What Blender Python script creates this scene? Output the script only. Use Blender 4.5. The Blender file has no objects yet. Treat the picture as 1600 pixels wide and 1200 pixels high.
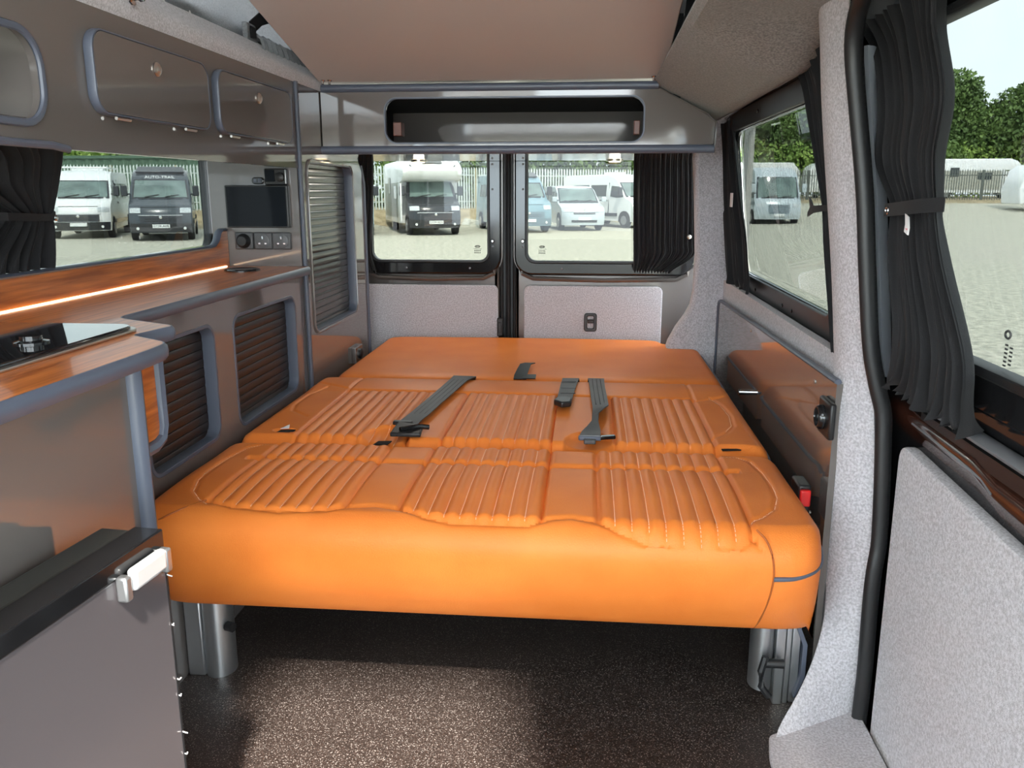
import bpy, bmesh, math, random
import numpy as np
from mathutils import Vector, Matrix
random.seed(7); rng = np.random.RandomState(7)
S = bpy.context.scene
C = S.collection
PI = math.pi

# ------------------------------------------------------------------ camera
cam = bpy.data.objects.new('camera', bpy.data.cameras.new('camera')); C.objects.link(cam); S.camera = cam
cam.data.sensor_width = 36; cam.data.lens = 1300/1600*36; cam.data.clip_start = .02; cam.data.clip_end = 400
th = math.atan(300/1300); ps = math.atan(120/1300*math.cos(th))
R_ = Vector((math.cos(ps), math.sin(ps), 0)); F_ = Vector((-math.sin(ps)*math.cos(th), math.cos(ps)*math.cos(th), -math.sin(th))); U_ = R_.cross(F_)
cam.matrix_world = Matrix(((R_.x, U_.x, -F_.x, 0), (R_.y, U_.y, -F_.y, 0), (R_.z, U_.z, -F_.z, .97), (0, 0, 0, 1)))

# ------------------------------------------------------------------ light, exposure
S.view_settings.view_transform = 'Standard'; S.view_settings.look = 'None'
S.view_settings.gamma = 1; S.view_settings.use_curve_mapping = False
S.view_settings.exposure = 2.78
W = bpy.data.worlds.new('sky'); S.world = W; W.use_nodes = True
nt = W.node_tree; bg = nt.nodes['Background']
tc = nt.nodes.new('ShaderNodeTexCoord'); nz = nt.nodes.new('ShaderNodeTexNoise'); nz.inputs['Scale'].default_value = 2.2; nz.inputs['Detail'].default_value = 5
rp = nt.nodes.new('ShaderNodeValToRGB'); rp.color_ramp.elements[0].color = (.60, .74, .82, 1); rp.color_ramp.elements[1].color = (.86, .90, .92, 1)
rp.color_ramp.elements[0].position = .35; rp.color_ramp.elements[1].position = .65
nt.links.new(tc.outputs['Generated'], nz.inputs['Vector']); nt.links.new(nz.outputs['Fac'], rp.inputs['Fac']); nt.links.new(rp.outputs['Color'], bg.inputs['Color'])
bg.inputs['Strength'].default_value = 2.1
sun = bpy.data.objects.new('sun', bpy.data.lights.new('sun', 'SUN')); C.objects.link(sun)
sun.data.energy = 2.6; sun.data.angle = math.radians(3.5); sun.data.color = (1, .95, .86)
sun.rotation_euler = Vector((-.18, .8, -1)).to_track_quat('-Z', 'Y').to_euler()
S.cycles.max_bounces = 10; S.cycles.transparent_max_bounces = 16; S.cycles.use_denoising = True
S.cycles.sample_clamp_indirect = 6

# ------------------------------------------------------------------ materials
def mat(name, col, rough=.5, metal=0, col2=None, nscale=40, bump=0, bscale=None, coat=0, stretch=None, ndetail=3, emit=None, spec=None, sheen=0, lo=.35, hi=.65):
    m = bpy.data.materials.new(name); m.use_nodes = True; t = m.node_tree; b = t.nodes['Principled BSDF']
    b.inputs['Base Color'].default_value = (*col, 1); b.inputs['Roughness'].default_value = rough; b.inputs['Metallic'].default_value = metal
    b.inputs['Coat Weight'].default_value = coat; b.inputs['Coat Roughness'].default_value = .05
    if sheen: b.inputs['Sheen Weight'].default_value = sheen
    if spec is not None: b.inputs['Specular IOR Level'].default_value = spec
    if emit: b.inputs['Emission Color'].default_value = (*col, 1); b.inputs['Emission Strength'].default_value = emit
    if col2 or bump:
        tc = t.nodes.new('ShaderNodeTexCoord'); mp = t.nodes.new('ShaderNodeMapping'); t.links.new(tc.outputs['Object'], mp.inputs['Vector'])
        if stretch: mp.inputs['Scale'].default_value = stretch
    if col2:
        n = t.nodes.new('ShaderNodeTexNoise'); n.inputs['Scale'].default_value = nscale; n.inputs['Detail'].default_value = ndetail
        r = t.nodes.new('ShaderNodeValToRGB'); r.color_ramp.elements[0].color = (*col, 1); r.color_ramp.elements[1].color = (*col2, 1)
        r.color_ramp.elements[0].position = lo; r.color_ramp.elements[1].position = hi
        t.links.new(mp.outputs[0], n.inputs['Vector']); t.links.new(n.outputs['Fac'], r.inputs['Fac']); t.links.new(r.outputs['Color'], b.inputs['Base Color'])
    if bump:
        n2 = t.nodes.new('ShaderNodeTexNoise'); n2.inputs['Scale'].default_value = bscale or nscale; n2.inputs['Detail'].default_value = 4
        bp = t.nodes.new('ShaderNodeBump'); bp.inputs['Strength'].default_value = bump; bp.inputs['Distance'].default_value = .002
        t.links.new(mp.outputs[0], n2.inputs['Vector']); t.links.new(n2.outputs['Fac'], bp.inputs['Height']); t.links.new(bp.outputs[0], b.inputs['Normal'])
    return m
def srgb(r, g, b):
    f = lambda c: (c/255/12.92 if c/255 <= .04045 else ((c/255+.055)/1.055)**2.4)
    return (f(r), f(g), f(b))
M = {}
M['leather'] = mat('orange_leather', srgb(240, 136, 60), .42, col2=srgb(234, 128, 54), nscale=8, bump=.25, bscale=420, spec=.25)
M['thread'] = mat('pale_thread', srgb(244, 186, 150), .7)
M['laminate'] = mat('gloss_taupe_laminate', srgb(104, 98, 95), .06, coat=.6, bump=.006, bscale=30)
M['slate'] = mat('slate_rubber_edging', srgb(84, 90, 104), .38)
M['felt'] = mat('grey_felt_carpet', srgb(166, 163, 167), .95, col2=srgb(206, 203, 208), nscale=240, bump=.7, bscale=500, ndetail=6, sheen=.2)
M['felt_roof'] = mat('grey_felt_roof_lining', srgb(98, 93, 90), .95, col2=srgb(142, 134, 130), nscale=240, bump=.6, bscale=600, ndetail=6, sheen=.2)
M['wood'] = mat('cherry_wood', srgb(150, 76, 30), .3, col2=srgb(205, 118, 54), nscale=5, stretch=(22, 1.3, 22), ndetail=8, coat=.25)
M['wood_dark'] = mat('dark_red_wood', srgb(98, 50, 34), .4)
M['black'] = mat('black_plastic', (.012, .012, .013), .38)
M['gloss_black'] = mat('gloss_black_paint', (.010, .010, .011), .1)
M['screen'] = mat('screen_glass', (.005, .006, .009), .06, spec=.12)
M['hob'] = mat('black_glass_lid', (.01, .01, .012), .03, coat=1)
M['fabric'] = mat('black_curtain_fabric', (.008, .0075, .009), .85, sheen=.05, bump=.3, bscale=900)
M['webbing'] = mat('charcoal_webbing', (.050, .051, .054), .5, bump=.3, bscale=300)
M['rubber'] = mat('black_rubber_seal', (.014, .014, .015), .45)
M['chrome'] = mat('chrome', (.8, .8, .8), .12, 1)
M['nickel'] = mat('satin_nickel', (.62, .58, .54), .28, 1)
M['alu'] = mat('brushed_aluminium', (.55, .56, .57), .32, .9)
M['silver_plastic'] = mat('silver_plastic', (.66, .66, .67), .3, .3)
M['van_paint'] = mat('taupe_metallic_van_paint', srgb(104, 98, 95), .25, .45, coat=.5)
M['grey_metal'] = mat('satin_grey_metal', srgb(120, 122, 126), .3, .3)
M['brown_gloss'] = mat('gloss_brown_black_paint', srgb(58, 34, 26), .12, coat=.6)
M['board'] = mat('pale_board', srgb(196, 186, 182), .5)
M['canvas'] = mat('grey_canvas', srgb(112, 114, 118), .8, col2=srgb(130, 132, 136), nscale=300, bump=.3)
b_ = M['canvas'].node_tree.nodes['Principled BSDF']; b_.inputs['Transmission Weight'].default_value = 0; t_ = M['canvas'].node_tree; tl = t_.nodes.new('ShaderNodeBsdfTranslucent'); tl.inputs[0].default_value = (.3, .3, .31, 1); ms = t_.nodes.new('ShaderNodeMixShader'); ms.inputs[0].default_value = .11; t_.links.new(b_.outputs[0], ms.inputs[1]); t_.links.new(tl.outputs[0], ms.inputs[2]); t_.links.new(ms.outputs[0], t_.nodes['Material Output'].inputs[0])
M['canvas_unseen'] = M['canvas'].copy(); M['canvas_unseen'].node_tree.nodes['Mix Shader'].inputs[0].default_value = .7; M['canvas_unseen'].node_tree.nodes['Translucent BSDF'].inputs[0].default_value = (.85, .85, .85, 1)  # for the unseen front canvas, more translucent than the sides to let light in
M['canvas_dark'] = mat('gap_dark_canvas', srgb(24, 24, 27), .9)  # blackened so the gaps beside and behind the bed board stay dark
M['slat'] = mat('gloss_dark_slat', srgb(60, 57, 54), .24, coat=.15)
M['slat_low'] = mat('dark_brown_slat', srgb(31, 21, 17), .36)
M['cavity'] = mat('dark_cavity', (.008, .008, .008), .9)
M['red'] = mat('red_button', (.75, .02, .02), .35)
M['white_label'] = mat('white_label', (.8, .76, .76), .7)
M['pink_print'] = mat('pink_print', (.75, .25, .3), .7)
M['led'] = mat('led_strip', (1, .78, .5), .5, emit=1.3)
M['lamp'] = mat('warm_lamp_glass', (1, .72, .4), .3, emit=1.2)
M['shell'] = mat('pale_body_shell', (.62, .62, .60), .7)
M['headlining'] = mat('pale_headlining', (.80, .79, .77), .9)
M['print'] = mat('dark_glass_print', (.05, .05, .05), .6)
# speckled vinyl floor
m = mat('speckled_brown_vinyl', srgb(37, 30, 27), .36, col2=srgb(62, 52, 48), nscale=260, bump=.5, bscale=350, ndetail=6)
t = m.node_tree; b = t.nodes['Principled BSDF']; v = t.nodes.new('ShaderNodeTexNoise'); v.inputs['Scale'].default_value = 430; v.inputs['Detail'].default_value = 2
tcn = t.nodes.new('ShaderNodeTexCoord'); r = t.nodes.new('ShaderNodeValToRGB'); r.color_ramp.elements[0].position = .6; r.color_ramp.elements[1].position = .68
mx = t.nodes.new('ShaderNodeMix'); mx.data_type = 'RGBA'; src = b.inputs['Base Color'].links[0].from_socket
t.links.new(tcn.outputs['Object'], v.inputs['Vector']); t.links.new(v.outputs['Fac'], r.inputs['Fac']); t.links.new(r.outputs['Color'], mx.inputs['Factor'])
t.links.new(src, mx.inputs['A']); mx.inputs['B'].default_value = (.30, .26, .24, 1); t.links.new(mx.outputs['Result'], b.inputs['Base Color']); M['vinyl'] = m
def glass(name, tint, refl=1.0):
    m = bpy.data.materials.new(name); m.use_nodes = True; t = m.node_tree; t.nodes.clear()
    o = t.nodes.new('ShaderNodeOutputMaterial'); tr = t.nodes.new('ShaderNodeBsdfTransparent'); tr.inputs[0].default_value = (*tint, 1)
    gl = t.nodes.new('ShaderNodeBsdfGlossy'); gl.inputs['Roughness'].default_value = .01; fr = t.nodes.new('ShaderNodeFresnel'); fr.inputs[0].default_value = 1.35
    mi = t.nodes.new('ShaderNodeMixShader'); ge = t.nodes.new('ShaderNodeNewGeometry'); su = t.nodes.new('ShaderNodeMath'); su.operation = 'SUBTRACT'; su.inputs[0].default_value = 1; t.links.new(ge.outputs['Backfacing'], su.inputs[1]); mu = t.nodes.new('ShaderNodeMath'); mu.operation = 'MULTIPLY'; t.links.new(fr.outputs[0], mu.inputs[0]); t.links.new(su.outputs[0], mu.inputs[1]); t.links.new(mu.outputs[0], mi.inputs[0]); t.links.new(tr.outputs[0], mi.inputs[1]); t.links.new(gl.outputs[0], mi.inputs[2]); t.links.new(mi.outputs[0], o.inputs[0])
    return m
M['glass'] = glass('tinted_window_glass', (.275, .286, .280)); M['glass_rear'] = glass('rear_window_glass', (.330, .338, .326))  # tints set dark to hold down the bright outdoors
M['glass_dimmed'] = glass('dimmed_window_glass', (.295, .305, .302))  # sliding door pane, its colour also darkened against the bright outdoors

def sstep(a, b, x): t = min(1, max(0, (x-a)/(b-a))); return t*t*(3-2*t)
# ------------------------------------------------------------------ mesh helpers
LOC = {}
def tag(o, label=None, cat=None, group=None, kind=None):
    if label: o['label'] = label
    if cat: o['category'] = cat
    if group: o['group'] = group
    if kind: o['kind'] = kind
    return o
def link_mesh(name, me, m, parent=None, smooth=40, bevel=0, seg=2):
    me.name = name; me.materials.clear()
    for mm in (m if isinstance(m, (list, tuple)) else [m]): me.materials.append(M[mm] if isinstance(mm, str) else mm)
    o = bpy.data.objects.new(name, me); C.objects.link(o)
    if parent is None:
        n = len(me.vertices); a = np.empty(n*3); me.vertices.foreach_get('co', a); a = a.reshape(-1, 3)
        L = Vector(((a[:, 0].min()+a[:, 0].max())/2, (a[:, 1].min()+a[:, 1].max())/2, a[:, 2].min()))
        me.transform(Matrix.Translation(-L)); o.location = L; LOC[o.name] = L
    else:
        L = LOC[parent.name]; me.transform(Matrix.Translation(-L)); o.parent = parent; LOC[o.name] = L
    if smooth:
        me.shade_smooth()
        try: me.set_sharp_from_angle(angle=math.radians(smooth))
        except Exception: pass
    if bevel:
        b = o.modifiers.new('bevel', 'BEVEL'); b.width = bevel; b.segments = seg; b.limit_method = 'ANGLE'; b.angle_limit = math.radians(40)
    return o
def empty(name, loc, label=None, cat=None, group=None, kind=None):
    o = bpy.data.objects.new(name, None); C.objects.link(o); o.location = loc; o.empty_display_size = .05
    LOC[o.name] = Vector(loc); return tag(o, label, cat, group, kind)
class MB:
    def __init__(s): s.v = []; s.f = []
    def add(s, vs, fs):
        n = len(s.v); s.v += [tuple(p) for p in vs]; s.f += [tuple(i+n for i in f) for f in fs]; return s
    def box(s, x0, x1, y0, y1, z0, z1):
        return s.add([(x, y, z) for z in (z0, z1) for y in (y0, y1) for x in (x0, x1)], [(0, 2, 3, 1), (4, 5, 7, 6), (0, 1, 5, 4), (2, 6, 7, 3), (0, 4, 6, 2), (1, 3, 7, 5)])
    def prism(s, pts, vec):
        n = len(pts); v = Vector(vec); a = [Vector(p) for p in pts]
        return s.add(a+[p+v for p in a], [tuple(range(n))[::-1], tuple(range(n, 2*n))]+[(i, (i+1) % n, n+(i+1) % n, n+i) for i in range(n)])
    def tube(s, path, r, n=8, ry=None, up=(0, 0, 1), closed=False, caps=True):
        P = [Vector(p) for p in path]; N = len(P); vs = []
        for i, p in enumerate(P):
            a = P[i-1] if (i or closed) else p; b = P[(i+1) % N] if (i < N-1 or closed) else p
            d = (b-a).normalized(); u = Vector(up)
            if abs(d.dot(u)) > .95: u = Vector((0, 1, 0)) if abs(d.y) < .9 else Vector((1, 0, 0))
            e = d.cross(u).normalized(); w = e.cross(d)
            for k in range(n):
                an = 2*PI*k/n; vs.append(p+e*math.cos(an)*r+w*math.sin(an)*(ry or r))
        fs = [(i*n+k, i*n+(k+1) % n, (i+1) % N*n+(k+1) % n, (i+1) % N*n+k) for i in range(N if closed else N-1) for k in range(n)]
        if caps and not closed: fs += [tuple(range(n))[::-1], tuple(range((N-1)*n, N*n))]
        return s.add(vs, fs)
    def lathe(s, prof, c, ax=(0, 0, 1), n=20):
        ax = Vector(ax).normalized(); e = ax.orthogonal().normalized(); w = ax.cross(e); c = Vector(c); vs = []
        for (r, h) in prof:
            for k in range(n):
                a = 2*PI*k/n; vs.append(c+ax*h+(e*math.cos(a)+w*math.sin(a))*max(r, 1e-5))
        m = len(prof)
        return s.add(vs, [(i*n+k, i*n+(k+1) % n, (i+1)*n+(k+1) % n, (i+1)*n+k) for i in range(m-1) for k in range(n)]+[tuple(range(n))[::-1], tuple(range((m-1)*n, m*n))])
    def grid(s, G, close=False):
        n, m = len(G), len(G[0])
        return s.add([p for r in G for p in r], [(i*m+j, i*m+(j+1) % m, (i+1)*m+(j+1) % m, (i+1)*m+j) for i in range(n-1) for j in range(m if close else m-1)])
    def build(s, name, m, parent=None, smooth=40, bevel=0, seg=2):
        me = bpy.data.meshes.new(name); me.from_pydata(s.v, [], s.f); me.validate(); bm = bmesh.new(); bm.from_mesh(me); bmesh.ops.recalc_face_normals(bm, faces=bm.faces); bm.to_mesh(me); bm.free()
        return link_mesh(name, me, m, parent, smooth, bevel, seg)
def rr(a0, b0, a1, b1, r, n=6):
    out = []
    for cx, cy, s in ((a1-r, b1-r, 0), (a0+r, b1-r, 1), (a0+r, b0+r, 2), (a1-r, b0+r, 3)):
        out += [(cx+r*math.cos(PI/2*(s+k/n)), cy+r*math.sin(PI/2*(s+k/n))) for k in range(n+1)]
    return out
def plate_mesh(outer, holes, axis, c, th, bev=0):
    """plate lying in the plane axis=c (thickness th centred on c); outline given in the two other axes"""
    cu = bpy.data.curves.new('tmp', 'CURVE'); cu.dimensions = '2D'; cu.fill_mode = 'BOTH'; cu.extrude = max(th/2-bev, 1e-4); cu.bevel_depth = bev; cu.bevel_resolution = 1; cu.offset = -bev
    for pts in [outer]+list(holes):
        sp = cu.splines.new('POLY'); sp.points.add(len(pts)-1); sp.use_cyclic_u = True
        for p, q in zip(sp.points, pts): p.co = (q[0], q[1], 0, 1)
    o = bpy.data.objects.new('tmp', cu); me = bpy.data.meshes.new_from_object(o); bpy.data.objects.remove(o)
    X = {'X': Matrix(((0, 0, 1, c), (1, 0, 0, 0), (0, 1, 0, 0), (0, 0, 0, 1))), 'Y': Matrix(((1, 0, 0, 0), (0, 0, -1, c), (0, 1, 0, 0), (0, 0, 0, 1))), 'Z': Matrix(((1, 0, 0, 0), (0, 1, 0, 0), (0, 0, 1, c), (0, 0, 0, 1)))}[axis]
    me.transform(X); return me
def plate(name, outer, holes, axis, c, th, m, parent=None, bev=0, warp=None, smooth=30):
    me = plate_mesh(outer, holes, axis, c, th, bev)
    if warp:
        for v in me.vertices: v.co = warp(v.co)
    return link_mesh(name, me, m, parent, smooth)
def ringpath(pts, axis, c): return [((c, a, b) if axis == 'X' else (a, c, b) if axis == 'Y' else (a, b, c)) for a, b in pts]
def ribbon(path, widths, side, th=.0025):
    """flat strap: path points, half widths, side vector(s)"""
    P = [Vector(p) for p in path]; mb = MB(); G = []
    for i, p in enumerate(P):
        s = Vector(side[i] if isinstance(side[0], (tuple, list)) else side).normalized(); d = (P[min(i+1, len(P)-1)]-P[max(i-1, 0)]).normalized()
        n = d.cross(s).normalized()*th/2; w = widths[i] if isinstance(widths, (list, tuple)) else widths
        G.append([p-s*w-n, p+s*w-n, p+s*w+n, p-s*w+n])
    mb.grid(G, close=True); k = len(P)-1; mb.f += [(0, 1, 2, 3), (k*4+3, k*4+2, k*4+1, k*4)]; return mb
def curtain(rows, pleats, amp, nrm, ns=90, nt=44, seed=0, frill=0):
    """rows: (z, left point xy, right point xy) from top to bottom"""
    zs = [r[0] for r in rows]; L = [Vector((*r[1], r[0])) for r in rows]; Rr = [Vector((*r[2], r[0])) for r in rows]; q = random.Random(seed); ph = [q.uniform(0, 6) for _ in range(6)]
    am = [r[3] if len(r) > 3 else 1 for r in rows]
    def ip(A, t):
        x = t*(len(A)-1); i = min(int(x), len(A)-2); f = x-i; a0, b0, c0, d0 = A[max(i-1, 0)], A[i], A[i+1], A[min(i+2, len(A)-1)]
        return (b0*2+(c0-a0)*f+(a0*2-b0*5+c0*4-d0)*(f*f)+(b0*3-a0-c0*3+d0)*(f*f*f))*.5
    G = []; n = Vector(nrm)
    for j in range(nt+1):
        t = j/nt; a = ip(L, t); b = ip(Rr, t); A = ip(am, t)*amp; row = []
        for i in range(ns+1):
            s = i/ns; w = s+.018*math.sin(5*s+ph[0]+2*t)*math.sin(PI*s)
            h = (.75+.45*math.sin(4.3*s*PI+ph[2]))*math.sin(2*PI*pleats*(w+.03*math.sin(9*w+ph[4]))+ph[1]+.7*math.sin(3*t+ph[2]))+.35*math.sin(2*PI*pleats*2.1*w+ph[3]+t*2)
            p = a.lerp(b, w)+n*(A*h)
            if frill and t > .93: p = p+n*frill*math.sin(2*PI*pleats*1.7*s+ph[4])*(t-.93)/.07; p.z += .006*math.sin(2*PI*pleats*s+ph[5])*(t-.93)/.07
            row.append(p)
        G.append(row)
    B = [[p-n*.004 for p in r] for r in G]
    return MB().grid(G).grid([r[::-1] for r in B])
def text_mesh(s, size, th=.0): 
    cu = bpy.data.curves.new('tmp', 'FONT'); cu.body = s; cu.size = size; cu.extrude = max(th, .0003); cu.align_x = 'CENTER'; cu.align_y = 'CENTER'; cu.resolution_u = 2
    o = bpy.data.objects.new('tmp', cu); me = bpy.data.meshes.new_from_object(o); bpy.data.objects.remove(o); return me

def smoothpoly(pts, r=.02, n=5):
    out = []
    N = len(pts)
    for i in range(N):
        p = Vector(pts[i][:2]); a = Vector(pts[i-1][:2]); b = Vector(pts[(i+1) % N][:2]); rad = pts[i][2] if len(pts[i]) > 2 else r
        u = (a-p).normalized(); w = (b-p).normalized(); ra = min(rad, (a-p).length*.45, (b-p).length*.45)
        for k in range(n+1):
            t = k/n; q = (p+u*ra)*(1-t)**2+p*2*t*(1-t)+(p+w*ra)*t*t; out.append((q.x, q.y))
    return out

# ================================================================== SHELL OF THE VAN
tag(MB().box(-1.10, .50, -1.9, 3.16, -.02, 0).build('floor', 'vinyl'), 'dark brown speckled vinyl van floor', kind='structure')
TL = lambda co: Vector((co.x+.11*max(0, co.z-.72), co.y, co.z))     # tumblehome, left side
TR = lambda co: Vector((co.x-.11*(co.z-.72), co.y, co.z))           # tumblehome, right side
wl = plate('wall_left', [(-1.9, -.3), (3.3, -.3), (3.3, 1.38), (-1.9, 1.38)], [rr(.50, .74, 2.48, 1.24, .06), rr(-1.8, -.1, -.15, 1.30, .08)], 'X', -1.13, .03, 'shell'); tag(wl, kind='structure')
wb = MB().box(-1.12, .62, 3.27, 3.30, -.3, .60).build('wall_rear', 'shell'); tag(wb, kind='structure')
wf = plate('wall_front', [(-1.13, -.3), (.62, -.3), (.62, 1.38), (-1.13, 1.38)], [rr(-1.10, .52, .59, 1.35, .05)], 'Y', -1.92, .03, 'shell'); tag(wf, kind='structure')
# left window behind the kitchen
w1 = empty('window_1', (-1.09, 1.5, .8), kind='structure')
plate('window_frame', rr(.70, .76, 2.40, 1.2, .07), [rr(.78, .815, 2.335, 1.14, .04)], 'X', -1.085, .03, 'gloss_black', w1, .004)
plate('glass', rr(.76, .80, 2.36, 1.15, .05), [], 'X', -1.09, .004, 'glass', w1)
# ceiling: fixed roof skin with the opening of the pop-top
ce = plate('ceiling', [(-1.13, -1.9), (.62, -1.9), (.62, 3.3), (-1.13, 3.3)], [rr(-.895, -.25, .275, 2.64, .05)], 'Z', 1.37, .02, 'headlining'); tag(ce, kind='structure')
# felt covered edges of the roof opening and felt side lining
G = []
for y in np.linspace(-.3, 2.56, 12):
    G.append([(-.86, y, 1.345), (-.83, y, 1.315), (-.805, y, 1.298), (-.795, y, 1.285), (-.795, y, 1.268), (-.803, y, 1.256), (-.83, y, 1.252), (-.90, y, 1.27), (-.96, y, 1.33)])
tr = MB().grid(G).build('trim_1', 'felt'); tag(tr, 'felt covered roof rail above the overhead lockers', kind='structure')
G = []
for y in list(np.linspace(-.3, 1.45, 6))+list(np.linspace(1.5, 1.85, 12))+list(np.linspace(1.95, 2.92, 6)):
    e = -.008*(2.55-y)
    k = sstep(1.80, 1.56, y) if y < 1.8 else 0; k = 1-sstep(1.56, 1.80, y)
    row = ([(.235+e, y, 1.36), (.205+e, y, 1.325), (.188+e, y, 1.30), (.182+e, y, 1.283), (.192+e, y, 1.268), (.22+e, y, 1.252), (.30, y, 1.218), (.36, y, 1.197), (.395, y, 1.193), (.425, y, 1.203), (.445, y, 1.235), (.46, y, 1.36)])
    G.append([(a, b_, c_ if i_ < 5 or i_ == 11 else c_*(1-k)+(1.268+.012*(i_-4)/7)*k) for i_, (a, b_, c_) in enumerate(row)])
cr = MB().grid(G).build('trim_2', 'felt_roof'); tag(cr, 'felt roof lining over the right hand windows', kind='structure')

# ---- pop-top: canvas sides, raised roof cap, hinged bed board
pt = empty('pop_top_roof', (-.3, 1.2, 1.38), 'raised pop-top roof with grey canvas sides above the roof opening', 'roof')
def wedge(x, m, nm):
    G = []
    for i in range(41):
        y = -.25+i*.0725; top = 1.46+.30*(2.65-y); row = []
        for k in range(13):
            f = k/12; z = 1.30+(top-1.30)*f; sag = .022*math.sin(y*31+5*f)*(1-f)**2*(.25+max(0, (y-1.6)))+.012*math.sin(y*9+f*7)
            row.append((x+sag*(1 if x < 0 else -1), y, z))
        G.append(row)
    return MB().grid(G).build(nm, m, pt)
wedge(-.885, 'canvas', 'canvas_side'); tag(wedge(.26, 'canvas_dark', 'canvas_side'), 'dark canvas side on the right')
MB().prism([(-1.0, -.4, 2.37), (.40, -.4, 2.37), (.40, 2.75, 1.425), (-1.0, 2.75, 1.425)], (0, 0, .04)).build('roof_cap', 'headlining', pt)
plate('sun_shaping_canvas', [(-.885, 1.38), (.26, 1.38), (.26, 2.34), (-.885, 2.34)], [smoothpoly([(-.35, 1.45, .05), (.235, 1.45, .06), (.235, 2.31, .14), (-.20, 2.31, .03)], .05, 8)], 'Y', -.27, .006, 'canvas_unseen', pt)  # added out of view; opening shaped to throw the sun patch on the floor
MB().box(-.893, .262, 2.60, 2.612, 1.36, 1.47).build('gap_blackout', 'canvas_dark', pt)  # dark sheet added to black out the gap behind the bed board
# rolled lower canvas gather + tie strap
G = []
for i in range(60):
    y = 2.22+i*.0062; r = .022+.004*math.sin(i*2.2)+.003*math.sin(i*.9)
    G.append([(-.868+r*math.cos(a), y, 1.335+r*1.3*math.sin(a)+.0006*i*0) for a in np.linspace(0, 2*PI, 10)[:-1]])
MB().grid(G, close=True).build('canvas_roll', 'canvas', pt)
ribbon([(-.862, 2.19, 1.375), (-.855, 2.24, 1.405), (-.845, 2.30, 1.425), (-.84, 2.40, 1.47)], .016, (0, .5, -1)).build('strap', 'black', pt)
MB().box(-.872, -.858, 2.155, 2.215, 1.34, 1.385).build('strap_patch', 'canvas', pt, bevel=.003)
MB().box(-.858, -.853, 2.17, 2.205, 1.348, 1.378).build('buckle', 'black', pt, bevel=.003)
bd = empty('roof_bed_board', (-.29, 2.5, 1.28), 'pale underside of the roof bed board tilted up from its rear hinge', 'bed board')
zb = lambda y: 1.283+.235*(2.52-y)
MB().prism([(-.79, .15, zb(.15)), (.20, .15, zb(.15)), (.205, 2.52, zb(2.52)), (-.795, 2.52, zb(2.52))], (0, 0, .018)).build('board', 'board', bd, bevel=.003)
for x in (-.775, -.755, .175, .195):
    MB().lathe([(.007, 0), (.007, .002), (.004, .004), (.004, .012)], (x, 2.49, 1.286), (0, -.25, -1), 10).build('hinge_bolt', 'chrome', bd)
# clips on the felt rail
kn = empty('roof_bed_stud', (-.80, 1.47, 1.29), 'small chrome stud on the felt roof rail at the top edge', 'stud')
MB().lathe([(.012, 0), (.012, .003), (.006, .005), (.006, .012), (.010, .016), (.010, .022), (.004, .026)], (-.79, 1.475, 1.294), (1, 0, .2), 14).build('stud_head', 'chrome', kn)
MB().lathe([(.007, 0), (.007, .01), (.003, .013)], (-.795, 1.452, 1.305), (1, 0, .4), 12).build('pin', 'chrome', kn)

# ================================================================== REAR DOORS
def rear_door(n, x0, x1, px0, px1, wx0, wx1, hinge_left):
    d = empty('door_%d' % n, ((x0+x1)/2, 3.17, 0), kind='structure')
    plate('door_skin', rr(x0, -.1, x1, 1.35, .03), [rr(wx0-.012, .672, wx1+.012, 1.23, .06)], 'Y', 3.20, .05, 'van_paint', d, .012)
    # raised swage below the window
    MB().tube([(wx0-.0, 3.168, .70), (wx0+.01, 3.166, .668), (wx0+.05, 3.165, .650), ((wx0+wx1)/2, 3.163, .645), (wx1-.05, 3.165, .650), (wx1-.01, 3.166, .668), (wx1, 3.168, .70)], .013, 8, .009).build('window_ledge', 'van_paint', d)
    plate('carpet_panel', rr(px0, .05, px1, .624, .022), [], 'Y', 3.162, .018, 'felt', d, .004)
    f = plate('window_frame', rr(wx0-.02, .665, wx1+.02, 1.23, .065), [rr(wx0+.025, .712, wx1-.028, 1.19, .035)], 'Y', 3.168, .022, 'gloss_black', d, .006)
    plate('window_seal', rr(wx0+.021, .708, wx1-.024, 1.194, .037), [rr(wx0+.030, .717, wx1-.033, 1.185, .032)], 'Y', 3.172, .03, 'rubber', d, .002)
    plate('glass', rr(wx0+.02, .705, wx1-.02, 1.195, .037), [], 'Y', 3.185, .004, 'glass_rear', d)
    for a, b in ((wx0+.16, .688), (wx1-.10, .688), (wx1-.012 if n == 1 else wx0+.012, .77), (wx1-.012 if n == 1 else wx0+.012, .98), (wx1-.012 if n == 1 else wx0+.012, 1.07)):
        MB().lathe([(.004, 0), (.004, .002), (.001, .003)], (a, 3.157, b), (0, -1, 0), 8).build('screw', 'grey_metal', d)
    cx = wx1-.012 if n == 1 else wx0+.012
    MB().lathe([(.008, 0), (.008, .002), (.0055, .005), (.004, .011)], (cx, 3.157, .79), (0, -1, 0), 12).build('press_stud', 'chrome', d)
    return d
d1 = rear_door(1, -1.05, -.333, -.872, -.338, -.85, -.345, True)
d2 = rear_door(2, -.273, .46, -.238, .283, -.255, .38, False)
for d in (d1, d2): tag(d)
tag(plate('trim_3', rr(-.335, -.1, -.268, 1.33, .01), [], 'Y', 3.225, .02, 'rubber'), 'black rubber gap strip between the rear doors', kind='structure')
for dx in (-.327, -.302, -.278):
    tag(MB().tube([(dx, 3.195, .02), (dx, 3.19, .6), (dx, 3.195, 1.2)], .006 if dx != -.302 else .009, 8).build('trim_4', 'rubber'), 'black rubber sealing lip between the rear doors', kind='structure')
la = empty('latch', (-.325, 3.15, .45), 'black latch on the edge of the left rear door', 'latch')
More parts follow.
